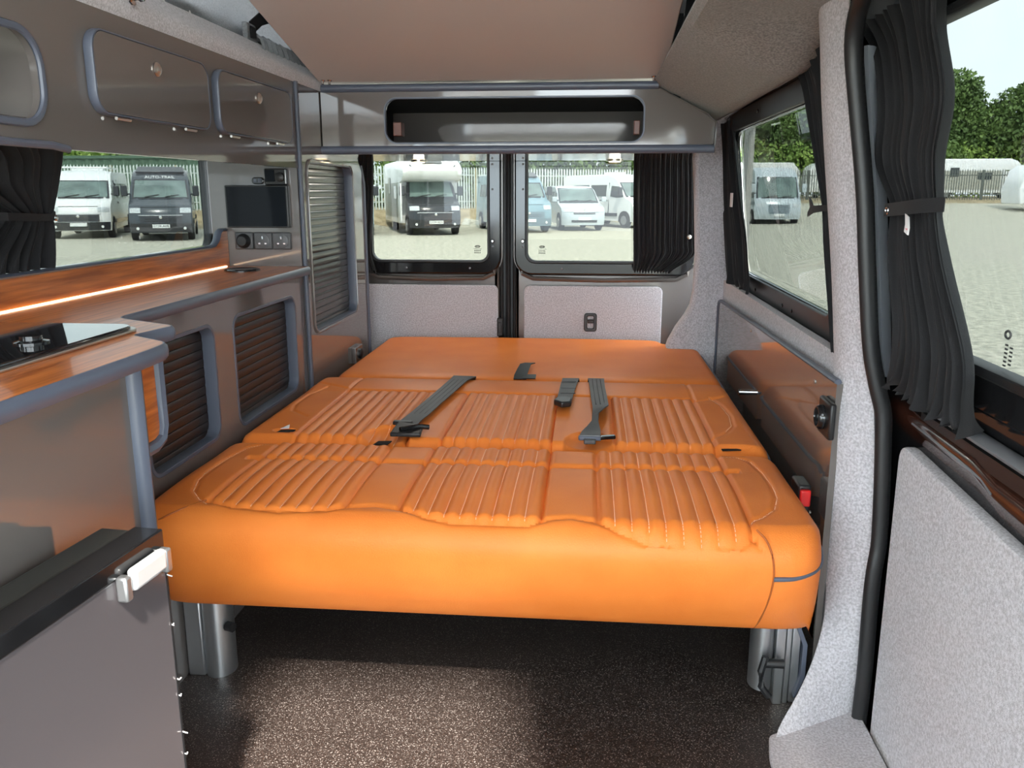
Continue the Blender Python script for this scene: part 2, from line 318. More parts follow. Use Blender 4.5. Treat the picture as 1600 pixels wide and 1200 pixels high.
MB().box(-.340, -.318, 3.135, 3.165, .43, .50).build('latch_body', 'black', la, bevel=.004); MB().box(-.335, -.323, 3.128, 3.137, .445, .485).build('catch', 'rubber', la, bevel=.002)
hd = empty('door_release', (.016, 3.15, .45), 'black recessed release handle in the right rear door carpet panel', 'handle')
plate('bezel', rr(-.008, .452, .040, .522, .01), [rr(.004, .464, .028, .511, .006)], 'Y', 3.150, .012, 'black', hd, .003)
MB().box(.003, .029, 3.153, 3.157, .463, .512).build('recess', 'cavity', hd)
MB().box(.005, .027, 3.146, 3.152, .483, .498).build('lever', 'gloss_black', hd, bevel=.002)
# etched marks on the rear glass
def etch(cx, z, y, nm='glass_mark', s=1):
    e = empty(nm, (cx, y, z), None, 'marking')
    mb = MB(); mb.tube([(cx+.010*s*math.cos(a), y, z+.004*s*math.sin(a)) for a in np.linspace(0, 2*PI, 17)[:-1]], .0012*s, 5, closed=True, up=(0, 1, 0)); mb.build('emblem', 'print', e)
    mb = MB()
    for k in range(3): mb.box(cx-.006*s+k*.005*s, cx-.003*s+k*.005*s, y-.0006, y+.0006, z-.002*s, z+.002*s)
    mb.box(cx-.016*s, cx+.016*s, y-.0005, y+.0005, z-.0095*s, z-.0085*s)
    for r in range(2):
        for k in range(5): mb.box(cx-.012*s+k*.0052*s, cx-.0095*s+k*.0052*s, y-.0005, y+.0005, z-.018*s-r*.008*s, z-.013*s-r*.008*s)
    mb.build('print', 'print', e); return e
tag(etch(-.418, .768, 3.18), 'small printed mark low on the left rear window glass'); tag(etch(-.172, .768, 3.18), 'small printed mark low on the right rear window glass')
# rear curtains
c = empty('window_curtain', (.27, 3.1, .68), 'black gathered curtain drawn over the right end of the rear window', 'curtain', 'black window curtains')
curtain([(1.16, (.156, 3.10), (.375, 3.09)), (.95, (.160, 3.10), (.385, 3.08)), (.80, (.165, 3.10), (.388, 3.08)), (.745, (.167, 3.10), (.384, 3.08)), (.685, (.168, 3.10), (.30, 3.10), 1.2)], 13, .008, (0, -1, 0), 160, 30, 3, .006).build('cloth', 'fabric', c)
MB().lathe([(.008, 0), (.008, .003), (.004, .006)], (.362, 3.072, .813), (0, -1, 0), 12).build('press_stud', 'nickel', c)
MB().tube([(.15, 3.115, 1.17), (.38, 3.10, 1.17)], .004).build('curtain_wire', 'black', c)
c = empty('window_curtain', (-.83, 3.1, .68), 'narrow black curtain gathered at the left end of the rear window beside the tall cupboard', 'curtain', 'black window curtains')
curtain([(1.16, (-.90, 3.10), (-.788, 3.10)), (.9, (-.90, 3.10), (-.80, 3.10)), (.76, (-.90, 3.10), (-.812, 3.10)), (.675, (-.90, 3.10), (-.792, 3.10), 1.3)], 7, .008, (0, -1, 0), 80, 24, 5, .006).build('cloth', 'fabric', c)
MB().tube([(-.90, 3.115, 1.17), (-.78, 3.115, 1.17)], .004).build('curtain_wire', 'black', c)

# ================================================================== REAR OVERHEAD SHELF
sh = empty('overhead_shelf', (-.22, 2.75, 1.083), 'gloss taupe overhead shelf with a long rounded opening across the rear', 'shelf')
hole = rr(-.604, 1.113, .153, 1.237, .035, 8)
plate('front_panel', [(-.797, 1.10), (.352, 1.10), (.357, 1.165), (.335, 1.183), (.30, 1.203), (.195, 1.257), (-.797, 1.257)], [hole], 'Y', 2.54, .018, 'laminate', sh)
MB().tube(ringpath(rr(-.606, 1.111, .155, 1.239, .036, 8), 'Y', 2.533), .0035, 6, closed=True, up=(0, 1, 0)).build('opening_trim', 'slate', sh)
plate('bottom_panel', [(-.797, 2.535), (.36, 2.535), (.36, 3.13), (-.90, 3.13), (-.90, 2.90), (-.797, 2.90)], [], 'Z', 1.0885, .015, 'laminate', sh)
MB().box(-.79, .30, 3.0, 3.015, 1.10, 1.24).build('back_panel', 'laminate', sh)
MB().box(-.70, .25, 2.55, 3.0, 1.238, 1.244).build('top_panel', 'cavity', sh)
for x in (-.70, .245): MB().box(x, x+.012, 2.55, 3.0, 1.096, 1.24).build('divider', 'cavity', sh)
for x0, x1 in ((-.592, -.566), (.128, .146)): MB().box(x0, x1, 2.575, 2.62, 1.135, 1.175).build('wood_block', 'wood_dark', sh, bevel=.002)
G = []
def bullnose(x0, x1, y, z0, z1, d, n=7):
    G = []
    for x in (x0, x1): G.append([(x, y+.012, z1)]+[(x, y-d*math.sin(PI*k/n)*.9, (z0+z1)/2+(z1-z0)/2*math.cos(PI*k/n)) for k in range(n+1)]+[(x, y+.012, z0)])
    return MB().grid(G)
bullnose(-.80, .357, 2.532, 1.080, 1.104, .013).build('bottom_edging', 'slate', sh, smooth=60)
bullnose(-.793, .192, 2.532, 1.256, 1.279, .013).build('top_edging', 'slate', sh, smooth=60)
for x in (-.618, .09):
    lp = MB().lathe([(.030, 0), (.030, .003), (.022, .005)], (x, 3.09, 1.0805), (0, 0, -1), 20).build('downlight', 'nickel', sh)
    MB().lathe([(.021, 0), (.019, .002)], (x, 3.09, 1.0755), (0, 0, -1), 20).build('lens', 'lamp', lp)
    sl = bpy.data.objects.new('downlight_lamp', bpy.data.lights.new('downlight_lamp', 'SPOT')); C.objects.link(sl); sl.parent = sh; sl.location = Vector((x, 3.09, 1.068))-LOC[sh.name]
    sl.data.energy = .55; sl.data.color = (1, .92, .82); sl.data.spot_size = math.radians(150); sl.data.spot_blend = .9; sl.data.shadow_soft_size = .02; sl.rotation_euler = (math.radians(-20), 0, 0)
MB().tube([(.357, 2.535, 1.10), (.360, 2.535, 1.165), (.337, 2.535, 1.186), (.30, 2.535, 1.205), (.195, 2.535, 1.259)], .003, 6).build('end_edging', 'laminate', sh)

# ================================================================== LEFT: tall cupboard, lockers, kitchen
def tambour(parent, y0, y1, z0, z1, x, n, mslat, frame_m='slate', rad=.03, nm='slat'):
    """rounded opening in plane x lined with an edging, horizontal slats set behind"""
    plate('opening_lining', rr(y0-.008, z0-.008, y1+.008, z1+.008, rad+.008), [rr(y0, z0, y1, z1, rad, 6)], 'X', x-.0125, .028, frame_m, parent, .001)
    dz = (z1-z0+.02)/n; X = x-.026
    for i in range(n):
        z = z0-.01+i*dz
        pr = [(X-.003, z), (X-.0006, z+.0008), (X+.0004, z+dz*.25), (X+.0007, z+dz*.55), (X+.0003, z+dz*.85), (X-.0006, z+dz-.0006), (X-.003, z+dz), (X-.009, z+dz), (X-.009, z)]
        MB().prism([(a, y0-.012, b) for a, b in pr], (0, y1-y0+.024, 0)).build(nm, mslat, parent, smooth=50)
tc_ = empty('tall_cupboard', (-.95, 2.7, 0), 'tall gloss taupe cupboard with a slatted roller door beside the rear door', 'cupboard')
plate('front_panel', [(2.322, .0), (2.985, .0), (2.985, 1.02), (2.90, 1.10), (2.90, 1.262), (2.322, 1.262)], [rr(2.382, .565, 2.838, 1.053, .033)], 'X', -.808, .016, 'laminate', tc_)
MB().box(-1.07, -.82, 2.975, 2.99, 0, 1.09).build('side_panel', 'laminate', tc_)
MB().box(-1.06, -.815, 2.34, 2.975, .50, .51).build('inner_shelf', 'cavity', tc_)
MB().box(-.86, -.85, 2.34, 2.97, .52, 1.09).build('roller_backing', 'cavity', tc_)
tambour(tc_, 2.385, 2.835, .568, 1.05, -.80, 24, 'slat')
MB().tube([(-.799, 2.985, .0), (-.799, 2.985, 1.0), (-.805, 2.975, 1.06)], .006, 8).build('corner_edging', 'slate', tc_)
plate('opening_lip', rr(2.372, .555, 2.848, 1.063, .040), [rr(2.381, .564, 2.839, 1.054, .032)], 'X', -.798, .006, 'laminate', tc_, .002)
MB().box(-.801, -.786, 2.75, 2.84, .392, .448).build('switch_panel', 'laminate', tc_, bevel=.003)
MB().lathe([(.018, 0), (.018, .006), (.012, .009)], (-.786, 2.80, .42), (1, 0, 0), 16).build('socket', 'black', tc_)
MB().tube([(-.797, 2.315, .0), (-.797, 2.315, 1.262)], .0065, 8, .009).build('joint_edging', 'slate', tc_)

oh = empty('overhead_locker', (-.9, 1.4, 1.03), 'gloss taupe overhead locker above the kitchen with two hinged flaps and an open niche', 'cupboard')
out = [(.1, 1.040), (1.235, 1.040), (1.262, 1.034), (2.308, 1.034), (2.308, 1.262), (.1, 1.262)]
niche = rr(.25, 1.066, 1.218, 1.195, .05, 8)
plate('front_panel', out, [niche], 'X', -.808, .016, 'laminate', oh)
MB().tube(ringpath(niche, 'X', -.7985), .006, 8, .0045, closed=True, up=(1, 0, 0)).build('niche_edging', 'slate', oh)
MB().tube([(-.799, .1, 1.038), (-.799, 1.225, 1.038), (-.799, 1.262, 1.034)], .006, 8).build('lower_edging', 'slate', oh)
MB().box(-1.07, -.817, .1, 2.30, 1.066, 1.076).build('bottom_panel', 'laminate', oh)
MB().box(-1.06, -1.05, .2, 1.25, 1.05, 1.25).build('niche_back', 'laminate', oh)
MB().box(-1.05, -.82, 1.235, 1.245, 1.05, 1.25).build('niche_side', 'laminate', oh)
MB().box(-1.05, -.82, .2, 1.24, 1.235, 1.245).build('niche_top', 'laminate', oh)
for y0, y1, kx in ((1.335, 1.742, 1.530), (1.795, 2.235, 2.010)):
    f = plate('flap', rr(y0, 1.097, y1, 1.222, .03, 8), [], 'X', -.791, .014, 'laminate', oh, .001)
    plate('flap_edging', rr(y0-.004, 1.093, y1+.004, 1.226, .034, 8), [rr(y0, 1.097, y1, 1.222, .03, 8)], 'X', -.7915, .016, 'slate', f, .003)
    MB().lathe([(.012, 0), (.0125, .003), (.010, .0055), (.0075, .006), (.006, .008), (.003, .009)], (-.784, kx, 1.186), (1, 0, 0), 20).build('knob', 'nickel', f)
    for h in (y0+.075, y1-.085):
        MB().tube([(-.788, h-.022, 1.090), (-.788, h+.022, 1.090)], .003, 8).build('hinge', 'nickel', f)

# lower kitchen run
ku = empty('kitchen_cupboard', (-.95, 1.7, 0), 'low gloss taupe kitchen cupboard with two slatted doors beside the bed', 'cupboard')
W1 = (1.42, 1.712, .445, .688); W2 = (1.822, 2.222, .435, .688)
plate('front_panel', [(1.08, 0), (2.308, 0), (2.308, .752), (1.08, .752)], [rr(w[0]-.004, w[2]-.004, w[1]+.004, w[3]+.004, .034) for w in (W1, W2)], 'X', -.812, .016, 'laminate', ku)
for w in (W1, W2):
    tambour(ku, *w, -.804, 13, 'slat_low')
MB().box(-.862, -.855, 1.40, 2.24, .40, .70).build('roller_backing', 'cavity', ku)
# worktop with stepped nose
wt = empty('kitchen_worktop', (-.8, 1.4, .74), 'cherry wood kitchen worktop with slate edging and a stepped nose', 'worktop')
front = [(-.786, 2.306, .001), (-.786, 1.318, .03), (-.648, 1.245, .012), (-.668, 1.155, .018), (-.585, 1.100, .018), (-.582, 1.04, .02), (-.594, .1, .001)]
sm = smoothpoly(front+[(-1.03, .1, .001), (-1.03, 2.306, .001)])
plate('top_board', sm, [], 'Z', .7545, .021, 'wood', wt)
edge = [p for p in sm if p[0] > -.95]
i0 = 0
path = [(x+.0, y, .7535) for x, y in edge]
MB().tube(path, .007, 10, .0120).build('front_edging', 'slate', wt)
bsp = empty('wooden_upstand', (-1.02, 1.6, .765), 'cherry wood upstand behind the worktop below the window', 'upstand')
up = [(.1, .7655), (2.303, .7655), (2.303, .862), (2.275, .862), (2.262, .858), (2.245, .835), (2.225, .824), (2.20, .821), (.1, .824)]
plate('board', up, [], 'X', -1.022, .016, 'wood', bsp)
MB().tube([(-1.022, .1, .826), (-1.022, 2.19, .823), (-1.022, 2.222, .826), (-1.022, 2.243, .838), (-1.022, 2.260, .860), (-1.022, 2.275, .866), (-1.022, 2.30, .866)], .011, 8, .005).build('top_edging', 'slate', bsp)
MB().box(-1.075, -1.03, .1, 2.30, .80, .823).build('sill', 'laminate', bsp)
MB().box(-1.014, -1.0115, .2, 2.28, .7655, .7672).build('led_strip', 'led', bsp)
# pop-up socket, hob lid
pp = empty('pop_up_socket', (-.925, 2.17, .765), 'dark round pop-up socket cap flush in the rear end of the worktop', 'socket')
MB().lathe([(.047, 0), (.047, .003), (.043, .005), (.041, .004)], (-.92, 2.165, .765), (0, 0, 1), 28).build('cap', 'gloss_black', pp)
hb = empty('hob', (-.80, .95, .765), 'black glass hob lid set in the worktop with a chrome rim', 'hob')
plate('rim', rr(-.945, .38, -.672, 1.205, .035), [], 'Z', .7675, .005, 'nickel', hb, .001)
plate('glass_lid', rr(-.938, .387, -.679, 1.198, .03), [], 'Z', .7715, .006, 'hob', hb, .002)
MB().lathe([(.022, 0), (.022, .002), (.014, .004), (.014, .010)], (-.735, 1.03, .7745), (0, 0, 1), 20).build('lid_knob', 'gloss_black', hb)
# front kitchen unit
fu = empty('fridge_cupboard', (-.80, .6, 0), 'gloss taupe kitchen cupboard end below the worktop nose holding the fridge', 'cupboard')
MB().box(-1.04, -.612, .1, 1.035, .0, .738).build('carcass', 'laminate', fu)
MB().tube([(-.614, 1.048, 0), (-.614, 1.048, .738)], .017, 10, .014).build('corner_edging', 'slate', fu)
MB().box(-1.04, -.65, 1.06, 1.085, .0, .738).build('rear_side', 'laminate', fu)
ww = [(-.655, 1.10), (-.615, 1.10)]
plate('wood_end', [(1.045, .620), (1.124, .620), (1.124, .738), (1.045, .738)], [], 'X', -.626, .012, 'wood', fu)
MB().tube([(-.622, 1.134, .738), (-.622, 1.134, .635), (-.622, 1.126, .617), (-.622, 1.105, .610), (-.622, 1.04, .610)], .010, 8, .011, up=(1, 0, 0)).build('end_edging', 'slate', fu)
# open fridge door
fd = empty('fridge', (-.54, .75, .2), 'open fridge door with dark glossy face, black top strip and silver handle', 'fridge')
A = Vector((-.503, .893, 0)); Bd = Vector((-.5325, .592, 0)); dirv = (Bd-A).normalized(); nv = Vector((-dirv.y, dirv.x, 0)); nv = nv if nv.x < 0 else -nv
q0 = A; q1 = A+dirv*.42
def dbox(mb, s0, s1, n0, n1, z0, z1):
    a = [A+dirv*s+nv*n for s, n in ((s0, n0), (s1, n0), (s1, n1), (s0, n1))]
    return mb.prism([(p.x, p.y, z0) for p in a], (0, 0, z1-z0))
dbox(MB(), 0, .42, 0, .006, .08, .552).build('face_panel', mat('gloss_grey_panel', srgb(88, 82, 84), .12, coat=.5), fd, bevel=.001)
dbox(MB(), .0, .42, .0065, .040, .08, .572).build('door_core', 'black', fd, bevel=.002)
dbox(MB(), .0, .42, -.002, .036, .553, .5765).build('top_strip', 'gloss_black', fd, bevel=.002)
dbox(MB(), .004, .42, .038, .078, .08, .574).build('inner_liner', mat('grey_liner', srgb(50, 50, 47), .45), fd, bevel=.004)
h = MB(); dbox(h, .016, .078, -.016, -.004, .533, .560); h.build('handle', 'silver_plastic', fd, bevel=.005, seg=3)
for s in (.004, .080): dbox(MB(), s, s+.012, -.014, 0, .526, .556).build('handle_end', 'alu', fd, bevel=.003)
dbox(MB(), -.002, .0008, -.001, .006, .08, .552).build('edge_band', 'black', fd)
mb = MB()
for z, l in ((.517, .010), (.375, .008), (.352, .005), (.300, .010), (.268, .006), (.222, .004), (.205, .008), (.235, .004), (.45, .004)):
    mb.tube([A+Vector((0, 0, z)), A+Vector((.003, .001, z-.002)), A+Vector((l*.7, .001, z+.001 if l < .009 else z-.003))], .0009, 5)
tag(mb.build('loose_thread', 'white_label', fd), kind='stuff')

# TV panel facing forward
tp = empty('control_panel', (-.93, 2.31, .765), 'taupe end panel above the worktop carrying the small screen and sockets', 'panel')
MB().box(-1.058, -.803, 2.305, 2.318, .7655, 1.0655).build('panel_board', 'laminate', tp)
tv = empty('small_screen', (-.915, 2.29, .873), 'small black flat screen mounted above the sockets', 'screen')
plate('bezel', rr(-1.004, .873, -.826, .988, .003), [], 'Y', 2.293, .022, 'black', tv, .002)
plate('display', rr(-.999, .877, -.831, .984, .001), [], 'Y', 2.281, .002, 'screen', tv)
sk = empty('socket_strip', (-.91, 2.30, .81), 'charcoal triple socket strip under the small screen', 'socket')
M['socket_grey'] = mat('charcoal_socket_plastic', srgb(78, 78, 80), .4)
for i, x in enumerate((-.964, -.909, -.855)):
    MB().box(x-.0265, x+.0265, 2.294, 2.305, .812, .860).build('socket_plate', 'socket_grey', sk, bevel=.004)
    if i == 0:
        MB().lathe([(.0205, 0), (.0205, .004), (.017, .008), (.016, .013), (.013, .016)], (x, 2.294, .836), (0, -1, 0), 24).build('charging_socket', 'black', sk)
    else:
        MB().lathe([(.020, 0), (.020, .002), (.0185, .0025)], (x, 2.294, .836), (0, -1, 0), 24).build('socket_face', 'socket_grey', sk)
        mb = MB()
        for px, pz, w, hh in ((0, .009, .0018, .004), (-.009, -.007, .003, .0018), (.009, -.007, .003, .0018)): mb.box(x+px-w, x+px+w, 2.2905, 2.2915, .836+pz-hh, .836+pz+hh)
        mb.build('pin_holes', 'chrome', sk)
cn = empty('heater_control', (-.86, 2.30, .99), 'black heater control unit with a dial under the overhead locker', 'control')
MB().box(-.892, -.828, 2.292, 2.305, .988, 1.033).build('housing', 'black', cn, bevel=.003)
MB().box(-.889, -.862, 2.288, 2.293, .998, 1.029).build('display', 'screen', cn, bevel=.001)
MB().lathe([(.0125, 0), (.0125, .008), (.010, .010)], (-.846, 2.292, 1.010), (0, -1, 0), 20).build('dial', 'rubber', cn)
MB().box(-.832, -.829, 2.286, 2.293, .992, 1.030).build('side_bar', 'alu', cn, bevel=.001)
us = empty('usb_socket', (-.91, 2.30, .995), 'small oval black usb socket left of the heater control', 'socket')
plate('bezel', rr(-.931, .991, -.897, 1.010, .0095), [], 'Y', 2.301, .008, 'gloss_black', us, .002)
for x in (-.921, -.909): MB().box(x-.003, x+.005, 2.2955, 2.2975, .996, 1.005).build('port', 'slate', us)

# curtain at the left window
c = empty('window_curtain', (-1.0, 1.45, .83), 'black tied-back curtain at the left window in front of the worktop', 'curtain', 'black window curtains')
curtain([(1.063, (-1.03, 1.05), (-1.03, 1.61)), (1.03, (-1.03, 1.18), (-1.03, 1.60)), (.98, (-1.03, 1.23), (-1.03, 1.575)), (.93, (-1.03, 1.38), (-1.03, 1.548), .7), (.90, (-1.03, 1.36), (-1.03, 1.545), .7), (.86, (-1.03, 1.29), (-1.03, 1.535)), (.828, (-1.03, 1.26), (-1.03, 1.530))], 7, .010, (1, 0, 0), 120, 40, 9).build('cloth', 'fabric', c)
ribbon([(-1.045, 1.37, .93), (-1.012, 1.40, .928), (-1.010, 1.46, .925), (-1.010, 1.52, .923), (-1.03, 1.56, .927)], .007, (0, 0, 1)).build('tie_band', 'fabric', c)
MB().lathe([(.006, 0), (.006, .002), (.003, .003)], (-1.007, 1.525, .922), (1, 0, 0), 12).build('eyelet', 'chrome', c)

# ================================================================== RIGHT SIDE
wr = plate('wall_right', [(1.50, .0), (2.95, .0), (2.95, .675), (1.50, .675)], [], 'X', .478, .02, 'felt'); tag(wr, 'grey carpeted right side wall below the rear side window', kind='structure')
wro = plate('wall_right_outer', [(-1.9, -.3), (3.3, -.3), (3.3, 1.38), (-1.9, 1.38)], [rr(1.66, .62, 3.20, 1.30, .06), rr(.0, .60, 1.56, 1.33, .04), rr(-1.8, -.1, -.15, 1.30, .08)], 'X', .585, .02, 'shell'); wro.name = 'wall_right_outer'; tag(wro, kind='structure')
w2 = empty('window_2', (.5, 2.3, .68), kind='structure')
# window opening 1.70..2.76 x .72..1.165, sheared with the body side
plate('window_frame', rr(1.56, .655, 3.0, 1.225, .06), [rr(1.715, .725, 2.775, 1.150, .05)], 'X', .508, .016, 'gloss_black', w2, .004, TR)
plate('inner_frame', rr(1.66, .672, 2.83, 1.205, .06), [rr(1.712, .722, 2.778, 1.153, .05)], 'X', .496, .010, 'black', w2, .003, TR)
plate('glass', rr(1.70, .71, 2.79, 1.165, .05), [], 'X', .522, .004, 'glass', w2, 0, TR)
MB().tube([(.497, 1.50, .664), (.497, 2.3, .662), (.497, 2.9, .657)], .007, 8, .005).build('lower_rail', 'grey_metal', w2)
MB().tube([(.468, 1.52, 1.215), (.452, 1.9, 1.219), (.448, 2.6, 1.214), (.448, 3.0, 1.205)], .008, 8, .006).build('upper_rail', 'brown_gloss', w2)
MB().tube([(.440, 1.60, 1.231), (.438, 2.0, 1.226), (.436, 2.8, 1.212)], .005, 8, .004).build('curtain_wire', 'nickel', w2)
for y, z in ((2.05, .69), (2.5, .69), (1.85, 1.178), (2.35, 1.178), (2.15, .69)):
    MB().lathe([(.005, 0), (.005, .002), (.002, .003)], (TR(Vector((.491, y, z))).x, y, z), (-1, 0, 0), 8).build('screw', 'gloss_black', w2)
# D pillar
dp = [(.50, 1.25), (.50, .05), (.275, .05), (.275, .40), (.290, .455), (.315, .505), (.345, .55), (.362, .585), (.370, .63), (.372, .76), (.362, .92), (.348, 1.10), (.34, 1.25)]
tag(plate('trim_5', dp, [], 'Y', 2.955, .07, 'felt', None, .012, smooth=50), 'grey felt corner pillar lining right of the rear doors', kind='structure')
# B pillar loft (grey felt)
zs = [1.40, 1.27, 1.18, 1.10, .97, .86, .76, .66, .60, .50, .40, .35, .28, .20, .14, .09, .04, .0, -.05]
Lp = [(.375, 1.63), (.400, 1.62), (.407, 1.615), (.415, 1.61), (.432, 1.605), (.447, 1.600), (.458, 1.595), (.462, 1.575), (.452, 1.535), (.450, 1.54), (.450, 1.545), (.455, 1.54), (.462, 1.52), (.462, 1.49), (.445, 1.465), (.42, 1.435), (.375, 1.385), (.335, 1.347), (.33, 1.15)]
Rp = [(.39, 1.47), (.402, 1.452), (.408, 1.452), (.417, 1.452), (.439, 1.452), (.455, 1.452), (.468, 1.452), (.490, 1.452), (.504, 1.452), (.512, 1.452), (.520, 1.452), (.522, 1.452), (.520, 1.452), (.518, 1.452), (.520, 1.45), (.521, 1.45), (.521, 1.45), (.522, 1.45), (.523, 1.44)]
G = []
for z, l, r in zip(zs, Lp, Rp):
    row = []
    l = Vector(l); r = Vector(r)
    if z > .0: row.append((l.x+.03, l.y+.03, z))
    else: row.append((l.x+.01, l.y+.02, z))
    for k in range(9):
        f = k/8; p = l.lerp(r, f); bl = .016*math.sin(PI*f)*(1 if z > .3 else max(.15, z/.3)); row.append((p.x-bl, p.y-.2*bl, z))
    G.append(row)
o = MB().grid(G).build('trim_6', 'felt', smooth=80); tag(o, 'grey felt pillar between the rear side window and the sliding door', kind='structure')
ss = o.modifiers.new('s', 'SUBSURF'); ss.levels = 1; ss.render_levels = 2
tag(plate('trim_10', smoothpoly([(.338, .2, .001), (.333, 1.30, .02), (.345, 1.362, .01), (.53, 1.46, .001), (.53, .2, .001)], .01), [], 'Z', .006, .012, 'felt', None, .003), 'grey felt covering the step beside the sliding door', kind='structure')
# rubber seal around the sliding door opening
sp = [(.522, 1.43, -.15), (.524, 1.43, .0), (.526, 1.432, .10), (.523, 1.432, .25), (.524, 1.432, .31), (.528, 1.435, .36), (.524, 1.435, .45), (.517, 1.435, .55), (.512, 1.435, .60), (.497, 1.435, .65), (.480, 1.435, .72), (.462, 1.435, .85), (.447, 1.435, .97), (.425, 1.437, 1.10), (.411, 1.435, 1.18), (.404, 1.415, 1.225), (.400, 1.37, 1.255), (.398, 1.30, 1.266), (.396, 1.0, 1.27), (.394, .3, 1.27)]
def dense(p, n=8):
    P = [Vector(a) for a in p]; out = []
    for i in range(len(P)-1):
        a = P[max(i-1, 0)]; b = P[i]; c_ = P[i+1]; d = P[min(i+2, len(P)-1)]
        for k in range(n):
            t = k/n; out.append(.5*((2*b)+(c_-a)*t+(2*a-5*b+4*c_-d)*t*t+(3*b-a-3*c_+d)*t**3))
    out.append(P[-1]); return out
sd0 = dense(sp, 12); sd = [sd0[0]]; acc = 0
for a_, b_ in zip(sd0[:-1], sd0[1:]):
    seg_ = (b_-a_).length
    while acc+seg_ >= .0045: t_ = (.0045-acc)/seg_; a_ = a_.lerp(b_, t_); sd.append(a_); seg_ = (b_-a_).length; acc = 0
    acc += seg_
mb = MB(); G = []
for i, p in enumerate(sd):
    d = (sd[min(i+1, len(sd)-1)]-sd[max(i-1, 0)]).normalized(); e = Vector((1, 0, 0)); e = (e-d*e.dot(d)).normalized(); w = d.cross(e)
    k = .0018*(i % 2); G.append([p+e*(.0145*math.cos(a))+w*((.010+k)*math.sin(a)) for a in np.linspace(0, 2*PI, 11)[:-1]])
mb.grid(G, close=True); o = mb.build('trim_7', 'rubber', smooth=60); tag(o, 'black ribbed rubber seal around the sliding door opening', kind='structure')
G = []
for z, l, r in zip(zs, Lp, Rp):
    G.append([(r[0]+.004, r[1]+.01, z), (r[0]+.02, 1.50, z), (r[0]+.06, 1.57, z), (.60, 1.62, z)])
G.append([(.527, 1.45, -.3), (.545, 1.50, -.3), (.58, 1.57, -.3), (.60, 1.62, -.3)])
tag(MB().grid(G).build('trim_9', 'gloss_black', smooth=60), 'black door jamb between the felt pillar and the sliding door', kind='structure')
# glossy side panel with slate edging
pn = empty('bedside_panel', (.45, 2.2, .0), 'gloss taupe side panel with slate edging along the right of the bed', 'panel')
plate('panel_board', [(1.50, .02), (2.885, .02), (2.885, .585), (2.875, .603), (2.86, .608), (1.50, .634)], [], 'X', .456, .012, 'laminate', pn)
MB().tube([(.452, 1.50, .638), (.452, 2.2, .625), (.452, 2.855, .612), (.452, 2.878, .606), (.452, 2.889, .588), (.452, 2.889, .30)], .0065, 8, .005).build('top_edging', 'slate', pn)
for y, z in ((2.80, .59), (2.3, .60), (1.64, .607), (1.60, .35), (1.62, .30)): MB().lathe([(.004, 0), (.004, .001), (.001, .002)], (.4495, y, z), (-1, 0, 0), 8).build('screw', 'nickel', pn)
MB().tube([(.45, 2.29, .430), (.425, 2.29, .430)], .008, 10).build('bolt', 'chrome', pn)
ps_ = empty('side_socket', (.445, 1.54, .56), 'black round socket at the front end of the right side panel', 'socket')
MB().box(.438, .450, 1.485, 1.560, .532, .600).build('bezel', 'black', ps_, bevel=.004)
MB().lathe([(.023, 0), (.023, .006), (.019, .012), (.017, .012), (.016, .006)], (.438, 1.527, .566), (-1, 0, 0), 24).build('socket_ring', 'gloss_black', ps_)
# side window curtains
c = empty('window_curtain', (.45, 2.8, .68), 'black curtain gathered at the rear end of the right side window beside the corner pillar', 'curtain', 'black window curtains')
curtain([(1.19, (.445, 3.0), (.440, 2.74)), (1.10, (.452, 2.98), (.450, 2.73)), (.95, (.456, 2.96), (.456, 2.62)), (.82, (.460, 2.90), (.460, 2.50)), (.69, (.462, 2.80), (.462, 2.43), 1.2)], 6, .010, (-1, -.3, 0), 90, 30, 21, .006).build('cloth', 'fabric', c)
MB().box(.438, .440, 2.66, 2.70, .925, .967).build('label', 'white_label', c)
c = empty('window_curtain', (.45, 1.7, .68), 'black tied curtain at the front end of the right side window by the felt pillar', 'curtain', 'black window curtains')
curtain([(1.245, (.425, 1.95), (.42, 1.65), 1.3), (1.19, (.434, 1.86), (.43, 1.64)), (1.12, (.442, 1.82), (.44, 1.63)), (.96, (.452, 1.705), (.45, 1.60), .7), (.93, (.453, 1.69), (.45, 1.60), .6), (.85, (.458, 1.66), (.458, 1.58)), (.68, (.462, 1.575), (.466, 1.52))], 6, .008, (-1, -.3, 0), 80, 44, 33).build('cloth', 'fabric', c)
ribbon([(.455, 1.60, .943), (.438, 1.65, .940), (.436, 1.70, .937), (.44, 1.735, .935), (.445, 1.775, .925)], [.006, .006, .007, .009, .004], (0, 0, 1)).build('tie_band', 'fabric', c)
ribbon([(.436, 1.70, .937), (.44, 1.735, .945), (.445, 1.77, .955)], [.007, .009, .004], (0, .2, 1)).build('tie_end', 'fabric', c)

tag(MB().box(.40, .60, -.1, 1.50, 1.275, 1.36).build('trim_11', 'gloss_black'), 'black header above the sliding door window', kind='structure')
M['pale_grey'] = mat('pale_grey_paint', srgb(150, 154, 160), .35)
